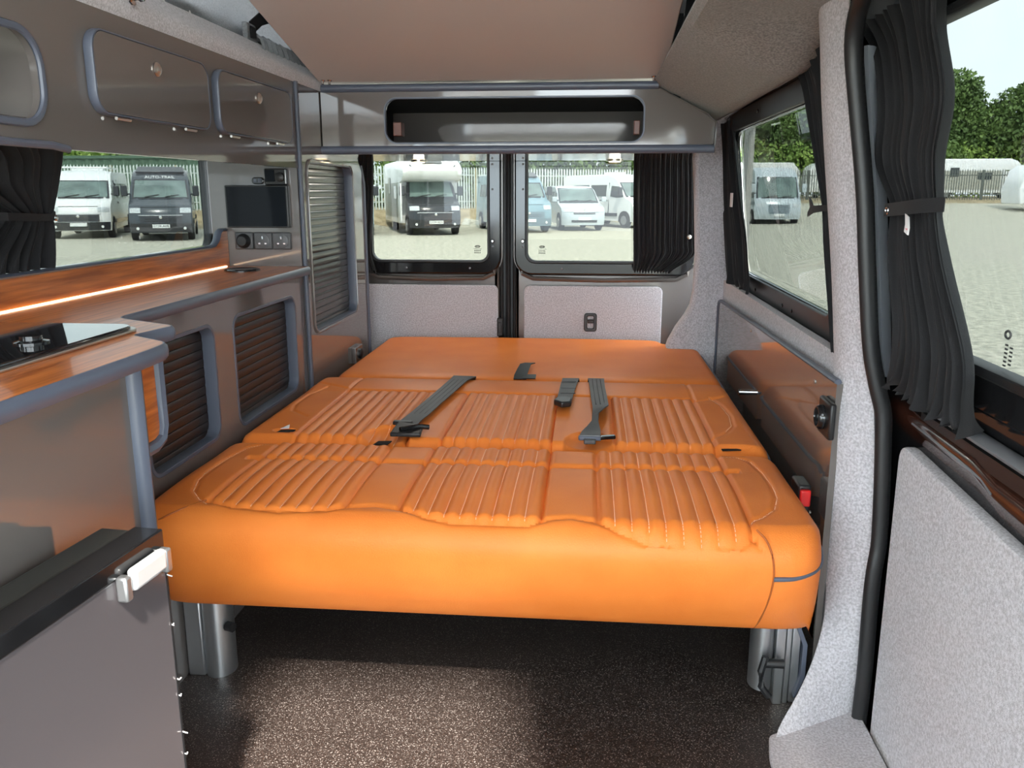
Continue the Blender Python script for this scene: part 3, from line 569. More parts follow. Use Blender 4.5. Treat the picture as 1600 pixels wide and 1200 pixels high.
# sliding door
d3 = empty('door_3', (.55, .8, 0), kind='structure')
top = 1.22
plate('door_skin', rr(-.1, -.25, 1.60, 1.285, .12), [rr(.05, .70, 1.46, 1.24, .05)], 'X', .573, .016, 'gloss_black', d3, .004, lambda co: Vector((co.x-.11*max(0, co.z-.62), co.y, co.z)))
plate('carpet_panel', smoothpoly([(1.405, -.25, .001), (1.415, .555, .035), (1.0, .532, .3), (.0, .515, .01), (0, -.25, .001)], .02), [], 'X', .548, .024, 'felt', d3, .006)
G = []
for y in np.linspace(-.05, 1.50, 24):
    zt = .582-.03*(1.41-y)*.55+(.006*math.tanh((y-1.12)*60))
    G.append([(.560, y, zt-.03), (.546, y, zt-.006), (.540, y, zt+.012), (.543, y, zt+.022), (.552, y, zt+.026), (.572, y, zt+.028)])
MB().grid(G).build('waist_moulding', 'brown_gloss', d3, smooth=80)
MB().tube([(.541, 1.38, .597), (.541, 1.2, .592), (.541, 1.13, .588), (.542, 1.10, .578)], .0022, 6).build('moulding_highlight_edge', 'grey_metal', d3)
MB().tube([(.546, -.05, .634), (.546, 1.34, .638)], .012, 10, .009).build('window_rail', 'grey_metal', d3)
MB().box(.545, .575, -.05, 1.36, .60, .622).build('rail_shelf', 'black', d3)
plate('window_frame', rr(.02, .668, 1.52, 1.262, .08), [rr(.115, .730, 1.40, 1.212, .05)], 'X', .556, .02, 'gloss_black', d3, .006, TR)
plate('window_seal', rr(.105, .722, 1.41, 1.22, .055), [rr(.122, .739, 1.393, 1.205, .045)], 'X', .552, .03, 'rubber', d3, .004, TR)
plate('glass', rr(.09, .70, 1.43, 1.23, .07), [], 'X', .565, .004, 'glass_dimmed', d3, 0, TR)
G = []
for z, x in ((.655, .520), (.70, .508), (.80, .497), (.97, .474), (1.10, .452), (1.18, .440), (1.20, .438)): G.append([(x, 1.478, z), (x+.004, 1.470, z), (x+.016, 1.478, z), (x+.030, 1.50, z)])
MB().grid(G).build('frame_strip', 'pale_grey', d3, smooth=80)
e = empty('glass_mark', (.53, 1.1, .77), 'small printed mark low on the sliding door window glass', 'marking')
mb = MB()
mb.tube([(.553, 1.135+.007*math.cos(a), .787+.005*math.sin(a)) for a in np.linspace(0, 2*PI, 13)[:-1]], .0016, 5, closed=True, up=(1, 0, 0))
for k in range(6): mb.box(.5530, .5535, 1.131-k*0, 1.139, .772-k*.0055, .7745-k*.0055)
for k in range(5): mb.box(.5530, .5535, 1.118, 1.126, .770-k*.0055, .7725-k*.0055)
mb.build('print', 'print', e)
# big curtain at the sliding door
c = empty('window_curtain', (.49, 1.35, .65), 'large black curtain tied back at the sliding door window in the foreground', 'curtain', 'black window curtains')
curtain([(1.250, (.462, 1.585), (.462, 1.25), 1.1), (1.19, (.466, 1.49), (.466, 1.25), 1.0), (1.10, (.472, 1.455), (.472, 1.212)), (1.02, (.48, 1.468), (.48, 1.240)), (.955, (.487, 1.41), (.487, 1.240), .75), (.93, (.488, 1.405), (.488, 1.235), .7), (.87, (.492, 1.397), (.492, 1.20)), (.76, (.500, 1.368), (.500, 1.122), 1.1), (.69, (.508, 1.385), (.508, 1.125), 1.2), (.652, (.512, 1.415), (.512, 1.122), 1.5)], 8, .0095, (-1, -.35, 0), 180, 90, 41, .010).build('cloth', 'fabric', c)
ribbon([(.49, 1.395, .945), (.470, 1.40, .942), (.466, 1.37, .943), (.464, 1.30, .947), (.468, 1.25, .951), (.49, 1.225, .953)], .010, (0, 0, 1)).build('tie_band', 'fabric', c)
mb = MB(); mb.tube([(.4635, 1.372+.0055*math.cos(a), .942+.0055*math.sin(a)) for a in np.linspace(0, 2*PI, 17)[:-1]], .0014, 6, closed=True, up=(1, 0, 0)); mb.build('eyelet', 'chrome', c)
lb = ribbon([(.461, 1.278, .937), (.457, 1.262, .922), (.455, 1.258, .912)], .007, (0, 1, .3)).build('label', 'white_label', c)
MB().box(.4548, .4565, 1.256, 1.266, .914, .919).build('label_print', 'pink_print', c)

# ================================================================== BED
XC = -.1925
class Cushion:
    def __init__(s, x0, x1, prof, zb, r, disp, xl=None, xr=None, front_r=.07, back_r=0, dx=.003, wall=5):
        y = np.array([p[0] for p in prof]); z = np.array([p[1] for p in prof]); yf = y.min(); yb = y.max(); nflat = int((x1-x0-2*r)/dx)
        th_ = np.linspace(0, PI/2, 7)[1:]
        ins = [0]*wall+list(r*(1-np.cos(th_))); hh = list(np.linspace(0, 1, wall))
        rows = []
        for yy, zz in zip(y, z):
            X0 = xl(yy) if xl else x0; X1 = xr(yy) if xr else x1; H = max(zz-zb, 1e-4); ra = min(r, H*.98)
            hs = [(H-ra)*a for a in hh]+list(H-ra+ra*np.sin(th_))
            lx = [X0+i*(ra/r) for i in ins]; rx = [X1-i*(ra/r) for i in ins][::-1]; fx = list(np.linspace(X0+ra, X1-ra, nflat+2)[1:-1])
            xs = np.array(lx+fx+rx); zz_ = zb+np.array(hs+[H]*len(fx)+hs[::-1])
            d = np.minimum(xs-X0, X1-xs); Y = np.full(len(xs), yy)
            if front_r:
                dd = np.clip(front_r-d, 0, front_r); Y += (front_r-np.sqrt(np.maximum(front_r**2-dd**2, 0)))*max(0, 1-(yy-yf)/.13)
            if back_r:
                dd = np.clip(back_r-d, 0, back_r); Y -= (back_r-np.sqrt(np.maximum(back_r**2-dd**2, 0)))*max(0, 1-(yb-yy)/.13)
            w = np.clip(d/.03, 0, 1)
            rows.append(np.stack([xs, Y, zz_, w], 1))
        A_ = np.array(rows); X_, Y_ = A_[..., 0], A_[..., 1]; A_[..., 2] += disp(X_, Y_, A_[..., 2])*A_[..., 3]
        s.A = A_[..., :3]; s.n, s.m = s.A.shape[:2]
    def parts(s, classify, names, parent, m='leather'):
        """split the faces into parts by region"""
        n, mm = s.n, s.m; I = np.arange(n*mm).reshape(n, mm)
        F = np.stack([I[:-1, :-1], I[:-1, 1:], I[1:, 1:], I[1:, :-1]], -1).reshape(-1, 4); V = s.A.reshape(-1, 3); cen = V[F].mean(1); k = classify(cen)
        out = {}
        for idx, nm in enumerate(names):
            f = F[k == idx]
            if not len(f): continue
            u, inv = np.unique(f, return_inverse=True); me = bpy.data.meshes.new(nm.split('|')[0]); me.from_pydata(V[u].tolist(), [], inv.reshape(-1, 4).tolist())
            out[idx] = link_mesh(nm.split('|')[0], me, m, parent, smooth=75)
        return out
def bottom(name, x0, x1, y0, y1, z, parent, m='black'): MB().box(x0, x1, y0, y1, z-.012, z).build(name, m, parent)
gs = lambda d, s_: np.exp(-(d/s_)**2)
PAN = [(-.669, -.4185), (-.321, -.0695), (.027, .281)]
fx = np.array([-.80, -.70, -.68, -.62, -.53, -.443, -.416, -.364, -.32, -.27, -.224, -.09, -.054, -.02, .027, .06, .11, .192, .25, .28, .32, .42]); fy = np.array([1.38, 1.37, 1.362, 1.336, 1.328, 1.335, 1.349, 1.360, 1.348, 1.325, 1.316, 1.316, 1.331, 1.338, 1.327, 1.310, 1.296, 1.285, 1.293, 1.306, 1.31, 1.31])
yfr = lambda x: np.interp(x, fx, fy)
def poly_dist(x, y, P):
    d = np.full(x.shape, 9.)
    for (ax, ay), (bx, by) in zip(P[:-1], P[1:]):
        vx, vy = bx-ax, by-ay; t = np.clip(((x-ax)*vx+(y-ay)*vy)/(vx*vx+vy*vy), 0, 1); d = np.minimum(d, np.hypot(x-ax-t*vx, y-ay-t*vy))
    return d
dA = [(.281, 1.70), (.315, 1.700), (.340, 1.672), (.352, 1.60), (.352, 1.52), (.348, 1.455), (.332, 1.40), (.305, 1.365), (.281, 1.345)]
dAl = [(2*XC-x, y) for x, y in dA]
def ribs(x, y, y0f, y1, amp=.007, pitch=.0278):
    z = np.zeros_like(x)
    for a, b in PAN:
        n = round((b-a)/pitch); ph = (x-a)/((b-a)/n); ins = (x > a) & (x < b) & (y > y0f(x)) & (y < y1)
        z = np.where(ins, amp*(np.abs(np.sin(PI*ph))**.55-.45), z)
    return z
def dispA(x, y, z):
    top = (z > .40).astype(float); f = yfr(x); q = ribs(x, y, yfr, 1.9)
    inr = y > f
    q = q*np.clip((y-f)/.02, 0, 1)**.5
    q -= .010*gs(y-1.605, .009)*((x > -.70) & (x < .31))+0
    q += .004*np.sin(np.clip((y-1.36)/(1.60-1.36), 0, 1)*PI)
    q -= .005*gs(y-f, .006)*((x > -.68) & (x < .29))
    for a, b in PAN:
        for e_ in (a, b): q -= .006*gs(x-e_, .005)*inr
    q -= .0035*gs(poly_dist(x, y, dA), .0045)+.0035*gs(poly_dist(x, y, dAl), .0045)
    q -= .003*gs(poly_dist(x, y, [(.281, 1.31), (.305, 1.275), (.315, 1.2)]), .004)
    return q*top
profA = [(1.425, .213), (1.405, .210), (1.385, .211), (1.368, .220), (1.352, .236), (1.338, .254), (1.325, .272), (1.314, .290), (1.304, .310), (1.296, .330), (1.291, .348), (1.288, .365), (1.288, .380), (1.291, .394), (1.297, .405), (1.305, .414), (1.315, .422), (1.326, .427)]
profA = [tuple(p) for p in np.array([dense([(a, 0, b) for a, b in profA], 3)])[0][:, [0, 2]]]
profA += [(y, .4290+.001*min(1, (y-1.33)/.03)) for y in np.arange(1.331, 1.700, .004)]+[(1.704, .4295), (1.710, .427), (1.717, .422), (1.722, .414), (1.726, .404), (1.728, .385), (1.728, .34)]
bed = empty('bench_cushion', (XC, 1.52, .2), 'front orange leather bed section with ribbed panels and a thick rolled front edge', 'cushion')
ca = Cushion(-.790, .405, profA, .209, .034, dispA, back_r=.05)
def clsA(c):
    x, y, z = c.T; k = np.zeros(len(x), int); q = (z > .38) & (y > yfr(x)) & (y < 1.722)
    for i, (a, b) in enumerate(PAN): k[q & (x > a) & (x < b)] = 1+i
    k[q & (x > PAN[0][1]) & (x < PAN[1][0])] = 4; k[q & (x > PAN[1][1]) & (x < PAN[2][0])] = 5
    k[q & (x <= PAN[0][0])] = 6; k[q & (x >= PAN[2][1])] = 7
    k[(x > .312) & (k == 0)] = 7; return k
ca.parts(clsA, ['front_roll', 'ribbed_panel', 'ribbed_panel', 'ribbed_panel', 'plain_panel', 'plain_panel', 'side_bolster', 'side_bolster'], bed)
MB().box(-.76, .36, 1.42, 1.72, .197, .215).build('base_board', 'black', bed)
def pipe(name, pts, parent, r=.0042, m='slate'): return MB().tube(dense(pts, 5), r, 8).build(name, m, parent)
pipe('piping', [(.314, 1.288, .352), (.345, 1.291, .353), (.370, 1.301, .356), (.390, 1.318, .359), (.402, 1.340, .364), (.408, 1.37, .372), (.4085, 1.41, .381), (.406, 1.5, .396), (.406, 1.66, .398), (.398, 1.70, .398)], bed)
M['seam'] = mat('dark_orange_seam', srgb(170, 88, 34), .6)
pipe('seam', [(.286, 1.31, .4285), (.300, 1.296, .416), (.310, 1.2875, .39), (.314, 1.288, .355), (.313, 1.303, .312), (.309, 1.337, .255), (.306, 1.37, .219)], bed, .0016, 'seam')
pipe('seam', [(-.676, 1.36, .4285), (-.70, 1.325, .4265), (-.73, 1.306, .415), (-.762, 1.312, .395), (-.786, 1.335, .37)], bed, .0016, 'seam')
pipe('piping', [(-.791, 1.36, .37), (-.792, 1.42, .385), (-.792, 1.66, .398)], bed)
def stitches(parent, zf, segs, nm='stitching', L=.0034, gap=.0062):
    mb = MB()
    for P in segs:
        P = [Vector((a, b, 0)) for a, b in P]
        for a, b in zip(P[:-1], P[1:]):
            n = max(1, int((b-a).length/gap))
            for i in range(n):
                p = a.lerp(b, (i+.2)/n); q = a.lerp(b, (i+.2)/n)+(b-a).normalized()*L; p.z = zf(p.x, p.y); q.z = zf(q.x, q.y); d = (q-p).normalized(); s_ = Vector((-d.y, d.x, 0))*.0007; u = Vector((0, 0, .0008))
                mb.add([p-s_, p+s_, q+s_, q-s_, p-s_+u, p+s_+u, q+s_+u, q-s_+u], [(0, 1, 2, 3), (4, 7, 6, 5), (0, 4, 5, 1), (1, 5, 6, 2), (2, 6, 7, 3), (3, 7, 4, 0)])
    return mb.build(nm, 'thread', parent, smooth=0)
def sampler(cu):
    V = cu.A[:, cu.m//2][:, :]
    ys = cu.A[:, cu.m//2, 1]; xs_row = cu.A[len(ys)//2, :, 0]
    def f(x, y):
        i = int(np.argmin(np.abs(ys-y)+(cu.A[:, cu.m//2, 2] < .40)*9)); j = int(np.argmin(np.abs(cu.A[i, :, 0]-x))); return cu.A[i, j, 2]+.0004
    return f
fA = sampler(ca); seg = []
for a, b in PAN:
    n = round((b-a)/.0278)
    for i in range(1, n): x = a+(b-a)*i/n; seg.append([(x, float(yfr(x))+.006), (x, 1.718)])
seg += [[(x+.002, y) for x, y in dA], [(x-.002, y) for x, y in dAl]]
stitches(bed, fA, seg)

# ---- middle section (folded backrest)
def dispB(x, y, z):
    top = (z > .40).astype(float); yb = np.where((x > -.07) & (x < .027), 0, 2.200-.035*np.clip((x+.2), -.1, .5))
    q = ribs(x, y, lambda x: 1.0, 1.0)*0
    PB = [(-.652, -.40), (-.318, -.070), (.068, .286)]
    for a, b in PB:
        n = round((b-a)/.0278); ph = (x-a)/((b-a)/n); ins = (x > a) & (x < b) & (y < yb+.0)
        q = np.where(ins, .0065*(np.abs(np.sin(PI*ph))**.55-.45)*np.clip((yb-y)/.02, 0, 1)**.5, q)
        for e_ in (a, b): q -= .006*gs(x-e_, .005)*(y < yb)
    q -= .005*gs(y-(2.200-.035*np.clip((x+.2), -.1, .5)), .006)*((x > -.655) & (x < .29))
    q += .006*np.sin(np.clip((y-2.19)/.19, 0, 1)*PI)
    q -= .004*gs(poly_dist(x, y, [(.288, 2.37), (.288, 2.16), (.41, 2.235)]), .005)+.004*gs(poly_dist(x, y, [(-.650, 2.41), (-.655, 2.215), (-.79, 2.285)]), .005)
    q -= .0035*gs(poly_dist(x, y, [(.335, 2.20), (.353, 2.13), (.359, 2.02), (.350, 1.93), (.329, 1.875), (.285, 1.82)]), .0045)
    q -= .0035*gs(poly_dist(x, y, [(-.72, 2.23), (-.748, 2.15), (-.750, 2.04), (-.735, 1.98), (-.68, 1.925)]), .0045)
    # hollows where the belt buckles come through
    for cx, cy, sx, sy in ((-.445, 1.76, .055, .10), (.01, 1.76, .055, .09)):
        q -= .020*np.clip(1-((x-cx)/sx)**2-((y-cy)/sy)**2, 0, 1)**.5
    q -= .012*gs(y-1.735, .02)
    q -= .012*np.clip(1-((x-.33)/.05)**2-((y-1.765)/.014)**2, 0, 1)
    q -= .012*np.clip(1-((x+.69)/.03)**2-((y-1.80)/.018)**2, 0, 1)
    return q*top
profB = [(1.733, .33), (1.734, .38), (1.738, .405), (1.745, .418), (1.756, .427)]+[(y, .4325) for y in np.arange(1.77, 2.352, .004)]+[(2.357, .431), (2.363, .428), (2.368, .421), (2.372, .410), (2.374, .39), (2.374, .33)]
bb = empty('folded_cushion', (XC, 2.05, .3), 'middle orange leather bed section with ribbed panels and belt slots', 'cushion')
cb = Cushion(-.785, .402, profB, .325, .03, dispB, front_r=.03, back_r=.06)
PB = [(-.652, -.40), (-.318, -.070), (.068, .286)]
def clsB(c):
    x, y, z = c.T; k = np.zeros(len(x), int); yb = 2.200-.035*np.clip((x+.2), -.1, .5); q = (z > .38) & (y < yb)
    for i, (a, b) in enumerate(PB): k[q & (x > a) & (x < b)] = 1+i
    k[q & (x > PB[0][1]) & (x < PB[1][0])] = 4; k[q & (x > PB[1][1]) & (x < PB[2][0])] = 5
    k[(x <= PB[0][0]) & (z > .37)] = 6; k[(x >= PB[2][1]) & (z > .37)] = 7; return k
cb.parts(clsB, ['head_panel', 'ribbed_panel', 'ribbed_panel', 'ribbed_panel', 'plain_panel', 'plain_panel', 'side_bolster', 'side_bolster'], bb)
MB().box(-.76, .38, 1.75, 2.36, .315, .330).build('base_board', 'black', bb)
fB = sampler(cb); seg = []
for a, b in PB:
    n = round((b-a)/.0278)
    for i in range(1, n): x = a+(b-a)*i/n; seg.append([(x, 1.76), (x, 2.19-.035*float(np.clip(x+.2, -.1, .5)))])
seg.append([(.331, 2.20), (.349, 2.13), (.355, 2.02), (.346, 1.93), (.325, 1.878)])
stitches(bb, fB, seg)
pipe('piping', [(.380, 2.372, .40), (.398, 2.35, .402), (.4035, 2.30, .402), (.4035, 2.0, .402), (.4035, 1.80, .402), (.398, 1.755, .40), (.392, 1.74, .385)], bb)
# slots
def slot(x0, x1, y0, y1, z, p, nm='belt_slot'): MB().prism([(x0, y0, z), (x1, y0+.004, z), (x1+.004, y1+.004, z), (x0+.006, y1, z)], (0, 0, .002)).build(nm, 'cavity', p)
slot(-.708, -.672, 1.778, 1.808, .4290, bb); slot(-.470, -.438, 1.748, 1.776, .4175, bb)
MB().prism([(.298, 1.768, .4225), (.333, 1.772, .4225), (.341, 1.766, .4225), (.300, 1.758, .4225)], (0, 0, .0025)).build('belt_slot', 'cavity', bb)
lt = MB(); lt.prism([(-.704, 1.808, .433), (-.684, 1.811, .433), (-.692, 1.838, .4345)], (0, 0, .001)); lt.build('torn_liner', 'white_label', bb)
# ---- rear section
xs_y = [2.378, 2.92, 2.94, 2.975, 3.02, 3.05, 3.13]; xs_x = [.402, .402, .395, .360, .305, .290, .280]
xr = lambda y: float(np.interp(y, xs_y, xs_x)); xl = lambda y: -.757
profC = [(2.378, .33), (2.379, .38), (2.384, .400), (2.392, .414), (2.404, .423), (2.418, .428), (2.435, .4305)]+[(y, .4315) for y in np.arange(2.45, 3.085, .006)]+[(3.092, .430), (3.099, .427), (3.106, .421), (3.111, .41), (3.113, .39), (3.113, .34)]
bc = empty('mattress_extension', (XC, 2.75, .32), 'plain orange leather rear bed section against the back doors', 'cushion')
cc = Cushion(-.757, .402, profC, .325, .03, lambda x, y, z: .003*np.sin((x+.75)/1.15*PI)*(z > .4), xl=xl, xr=xr, front_r=.012, back_r=.08, dx=.008)
cc.parts(lambda c: np.zeros(len(c), int), ['cushion_cover'], bc)
pipe('piping', [(.395, 2.39, .405), (.4045, 2.42, .407), (.4045, 2.90, .407), (.396, 2.943, .407), (.362, 2.98, .407), (.307, 3.025, .407), (.285, 3.06, .407), (.24, 3.108, .408), (.20, 3.115, .408)], bc, .0035)
MB().box(-.75, .27, 2.39, 3.10, .315, .330).build('base_board', 'black', bc)

# ---- belts
def belt_lines(path, hw, side, nm, parent, m='webbing'): return ribbon(path, hw, side, .0022).build(nm, m, parent, smooth=60)
b1 = empty('seat_belt', (-.37, 2.05, .43), 'wide charcoal seat belt laid diagonally on the left with a black buckle', 'seat belt', 'seat belts on the bed')
belt_lines([(-.352, 2.395, .425), (-.352, 2.368, .442), (-.360, 2.30, .446), (-.372, 2.18, .4455), (-.385, 2.05, .446), (-.398, 1.92, .446), (-.406, 1.85, .447), (-.410, 1.81, .443)], [.030, .034, .026, .025, .024, .024, .025, .025], [(1, -.35, 0)]+[(1, -.1, 0)]*5+[(1, -.15, .05)]*2, 'webbing', b1)
for k in (-.013, 0, .013): MB().tube([(-.360+k, 2.30, .4472), (-.372+k, 2.18, .4468), (-.385+k, 2.05, .4472), (-.398+k, 1.92, .4472)], .0009, 4).build('woven_rib', 'rubber', b1)
MB().box(-.440, -.395, 1.815, 1.832, .446, .455).build('tongue', 'black', b1, bevel=.003)
MB().box(-.426, -.406, 1.809, 1.817, .450, .4525).build('chrome_clip', 'chrome', b1)
MB().prism([(-.432, 1.752, .437), (-.362, 1.752, .437), (-.366, 1.806, .442), (-.425, 1.812, .448)], (0, 0, .010)).build('buckle', 'black', b1, bevel=.003)
MB().tube([(-.41, 1.762, .452), (-.375, 1.79, .452), (-.352, 1.80, .448)], .006, 8).build('latch_bar', 'gloss_black', b1)
b2 = empty('seat_belt', (-.05, 2.2, .43), 'short black strap with a folded end lying on the middle bed section', 'seat belt', 'seat belts on the bed')
belt_lines([(-.040, 2.39, .425), (-.041, 2.366, .442), (-.046, 2.25, .446), (-.050, 2.15, .446), (-.053, 2.075, .447)], [.024, .024, .022, .020, .020], [(1, .05, 0)]*5, 'webbing', b2)
for y in (2.30, 2.22, 2.16): MB().box(-.065, -.025, y, y+.004, .4465, .4482).build('stitch_bar', 'rubber', b2)
MB().prism([(-.078, 2.045, .444), (-.058, 2.015, .444), (-.034, 2.025, .444), (-.032, 2.065, .444), (-.052, 2.085, .444), (-.072, 2.075, .444)], (0, 0, .015)).build('folded_end', 'black', b2, bevel=.004)
b3 = empty('seat_belt', (.02, 2.05, .43), 'twisted charcoal seat belt with a black tongue on the right half of the bed', 'seat belt', 'seat belts on the bed')
belt_lines([(.032, 2.395, .425), (.032, 2.37, .442), (.034, 2.25, .446), (.038, 2.10, .447), (.040, 2.02, .450), (.034, 1.95, .456), (.026, 1.90, .454), (.020, 1.86, .449), (.016, 1.81, .446), (.014, 1.775, .446)], [.024, .023, .021, .021, .020, .017, .013, .014, .021, .023], [(1, 0, 0), (1, 0, 0), (1, 0, 0), (1, -.05, 0), (1, -.1, .15), (1, -.2, .6), (.7, -.2, 1), (1, .1, .5), (1, 0, .1), (1, 0, 0)], 'webbing', b3)
for k in (-.011, 0, .011): MB().tube([(.032+k, 2.36, .4442), (.034+k, 2.25, .4472), (.038+k, 2.10, .4482), (.040+k, 2.04, .450)], .0009, 4).build('woven_rib', 'rubber', b3)
MB().box(-.012, .038, 1.757, 1.772, .438, .448).build('tongue', 'slate', b3, bevel=.003)
MB().prism([(.036, 1.757, .440), (.036, 1.772, .440), (.068, 1.782, .440), (.070, 1.768, .440)], (0, 0, .008)).build('tongue_tip', 'gloss_black', b3, bevel=.002)
MB().box(.000, .026, 1.744, 1.758, .434, .444).build('clip', 'webbing', b3, bevel=.002)
b4 = empty('pull_strap', (-.19, 2.45, .43), 'short black pull strap standing up at the front edge of the rear bed section', 'strap')
ribbon([(-.192, 2.395, .430), (-.192, 2.42, .436), (-.188, 2.47, .445), (-.185, 2.53, .448), (-.172, 2.545, .449)], [.019, .019, .018, .017, .016], (1, 0, 0)).build('webbing', 'black', b4)
ribbon([(-.165, 2.398, .432), (-.165, 2.43, .437)], .019, (1, 0, 0)).build('stitched_end', 'black', b4)

# red buckle at the right side of the bed
rb = empty('belt_buckle', (.425, 1.57, .36), 'black belt buckle with a red button between the bed and the side panel', 'buckle')
MB().box(.410, .434, 1.545, 1.605, .35, .425).build('housing', 'black', rb, bevel=.004)
MB().box(.412, .432, 1.535, 1.546, .385, .418).build('button', 'red', rb, bevel=.003)

# under the bed
ub = empty('bed_base', (XC, 2.2, 0), 'dark steel bed base box under the folded bed', 'bed base')
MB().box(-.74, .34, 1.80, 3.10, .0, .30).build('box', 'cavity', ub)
MB().box(-.60, .18, 1.44, 1.50, .184, .194).build('cross_bar', 'black', ub, bevel=.002)
MB().box(.10, .13, 1.435, 1.46, .180, .192).build('bracket', 'black', ub, bevel=.002)
rl = empty('floor_support', (-.735, 1.42, 0), 'rounded aluminium floor support at the left front corner of the bed', 'bed support', 'aluminium bed supports')
G = []
for z in (0, .196): G.append([(-.742+.030*math.cos(a), 1.50+.036*math.sin(a), z) for a in np.linspace(0, 2*PI, 25)[:-1]])
MB().grid(G, close=True).build('profile', 'alu', rl, smooth=60)
MB().box(-.80, -.765, 1.47, 1.53, 0, .185).build('side_plate', 'alu', rl, bevel=.003)
MB().tube([(-.715, 1.48, .11), (-.700, 1.475, .11)], .010, 10).build('knob', 'rubber', rl)
MB().tube([(-.74, 1.52, .19), (-.735, 1.52, .207), (-.722, 1.52, .207)], .005, 8).build('hook', 'black', rl)
r2 = empty('floor_support', (.40, 1.5, 0), 'aluminium floor support with a black lever at the right front corner of the bed', 'bed support', 'aluminium bed supports')
G = []
for z in (.03, .20): G.append([(.352+.022*math.cos(a), 1.50+.03*math.sin(a), z) for a in np.linspace(0, 2*PI, 21)[:-1]])
MB().grid(G, close=True).build('round_profile', 'alu', r2, smooth=60)
for x0, x1, y0 in ((.374, .392, 1.475), (.394, .404, 1.48), (.406, .422, 1.485)): MB().box(x0, x1, y0, 1.54, .0, .20).build('flat_profile', 'alu', r2, bevel=.002)
MB().tube([(.350, 1.455, .10), (.385, 1.455, .10)], .009, 10).build('lever_boss', 'rubber', r2)
MB().tube([(.350, 1.452, .115), (.343, 1.450, .085), (.345, 1.448, .055), (.360, 1.446, .035)], .007, 8).build('lever', 'rubber', r2)
MB().prism([(.405, 1.47, .195), (.432, 1.475, .13), (.432, 1.475, .06), (.415, 1.47, .02), (.412, 1.47, .02), (.424, 1.475, .065), (.424, 1.475, .128), (.398, 1.47, .195)], (0, .03, 0)).build('slate_plate', 'slate', r2)
tag(MB().prism([(.24, 1.62, .20), (.24, 1.62, .165), (.255, 1.62, .145), (.36, 1.62, .140), (.36, 1.62, .20)], (0, .3, 0)).build('trim_8', 'felt', smooth=30), 'grey felt wheel box corner under the bed', kind='structure')

# ================================================================== OUTSIDE
GZ = -.65
def sstep(a, b, x): t = min(1, max(0, (x-a)/(b-a))); return t*t*(3-2*t)
def yfence(x): return float(np.interp(x, [-34, -12.5, -3.5, 7.5], [37, 37.5, 45.5, 50]))
def gz(x, y):
    k = sstep(6.5, 10, x); yf_ = yfence(x); left = .80*sstep(yf_-4.5, yf_, y); right = 1.15*sstep(41, 62, y); return GZ+left*(1-k)+right*k
M['gravel'] = mat('pale_gravel', srgb(152, 150, 137), .95, col2=srgb(206, 201, 184), nscale=9, bump=.6, bscale=30, ndetail=12)
n_ = M['gravel'].node_tree.nodes; [setattr(x.inputs['Distance'], 'default_value', .03) for x in n_ if x.bl_idname == 'ShaderNodeBump']
M['bank'] = mat('dry_bank_earth', srgb(136, 122, 92), 1, col2=srgb(176, 160, 130), nscale=2.5, ndetail=8)
xs_ = np.linspace(-70, 90, 81); ys_ = np.concatenate([np.linspace(-30, 25, 12), np.arange(26, 66, 1.), np.linspace(67, 110, 12)])
V = [(x, y, gz(x, y)) for y in ys_ for x in xs_]; n = len(xs_)
F = [(j*n+i, j*n+i+1, (j+1)*n+i+1, (j+1)*n+i) for j in range(len(ys_)-1) for i in range(n-1)]
me = bpy.data.meshes.new('gravel_yard'); me.from_pydata(V, [], F); g = link_mesh('ground', me, ['gravel', 'bank'], None, 60); tag(g, 'pale gravel yard', kind='structure')
for p in me.polygons:
    c0 = p.center+g.location
    if (c0.x < 7 and c0.y > yfence(c0.x)-3.2) or (c0.x >= 7 and c0.y > 56): p.material_index = 1
# palisade fences
def fence(name, label, pts, h, pitch, w, m, zf, posts=2.75):
    r = empty(name, (*pts[0], zf(*pts[0])), label, 'fence'); pal = MB(); L = 0; prev = None; railpts = []
    for (ax, ay), (bx, by) in zip(pts[:-1], pts[1:]):
        d = Vector((bx-ax, by-ay)); n = int(d.length/pitch); u = d.normalized(); nn = Vector((-u.y, u.x))
        for i in range(n):
            x, y = ax+d.x*i/n, ay+d.y*i/n; z = zf(x, y); a = Vector((x, y))-u*w/2; b = Vector((x, y))+u*w/2; c_ = Vector((x, y))+nn*w*.3
            j = random.uniform(-.02, .02)
            pal.add([(a.x, a.y, z), (c_.x, c_.y, z), (b.x, b.y, z), (a.x, a.y, z+h-.10+j), (c_.x, c_.y, z+h+j), (b.x, b.y, z+h-.10+j)], [(0, 1, 4, 3), (1, 2, 5, 4), (0, 3, 5, 2), (3, 4, 5), (0, 2, 1)])
        k = int(d.length/posts)
        for i in range(k+1):
            x, y = ax+d.x*i/k+nn.x*.06, ay+d.y*i/k+nn.y*.06; z = zf(x, y); MB().box(x-.05, x+.05, y-.05, y+.05, z-.1, z+h-.05).build('post', 'fence_post' if m == 'galvanised' else m, r, smooth=0)
        for hz in (.35, h-.4):
            q = [(ax+d.x*i/12+nn.x*.04, ay+d.y*i/12+nn.y*.04, zf(ax+d.x*i/12, ay+d.y*i/12)+hz) for i in range(13)]
            MB().tube(q, .03, 4).build('rail', m, r, smooth=0)
    tag(pal.build('pales', m, r, smooth=0), kind='stuff'); return r
M['galvanised'] = mat('galvanised_steel', srgb(205, 214, 212), .5, .1); M['fence_post'] = mat('yellowed_post', srgb(176, 168, 140), .7); M['dark_steel'] = mat('grey_green_steel', srgb(96, 102, 98), .6)
fence('palisade_fence', 'galvanised palisade fence behind the vans at the rear and left', [(-34, 37), (-12.5, 37.5), (-3.5, 45.5), (7.5, 50)], 2.05, .155, .085, 'galvanised', gz)
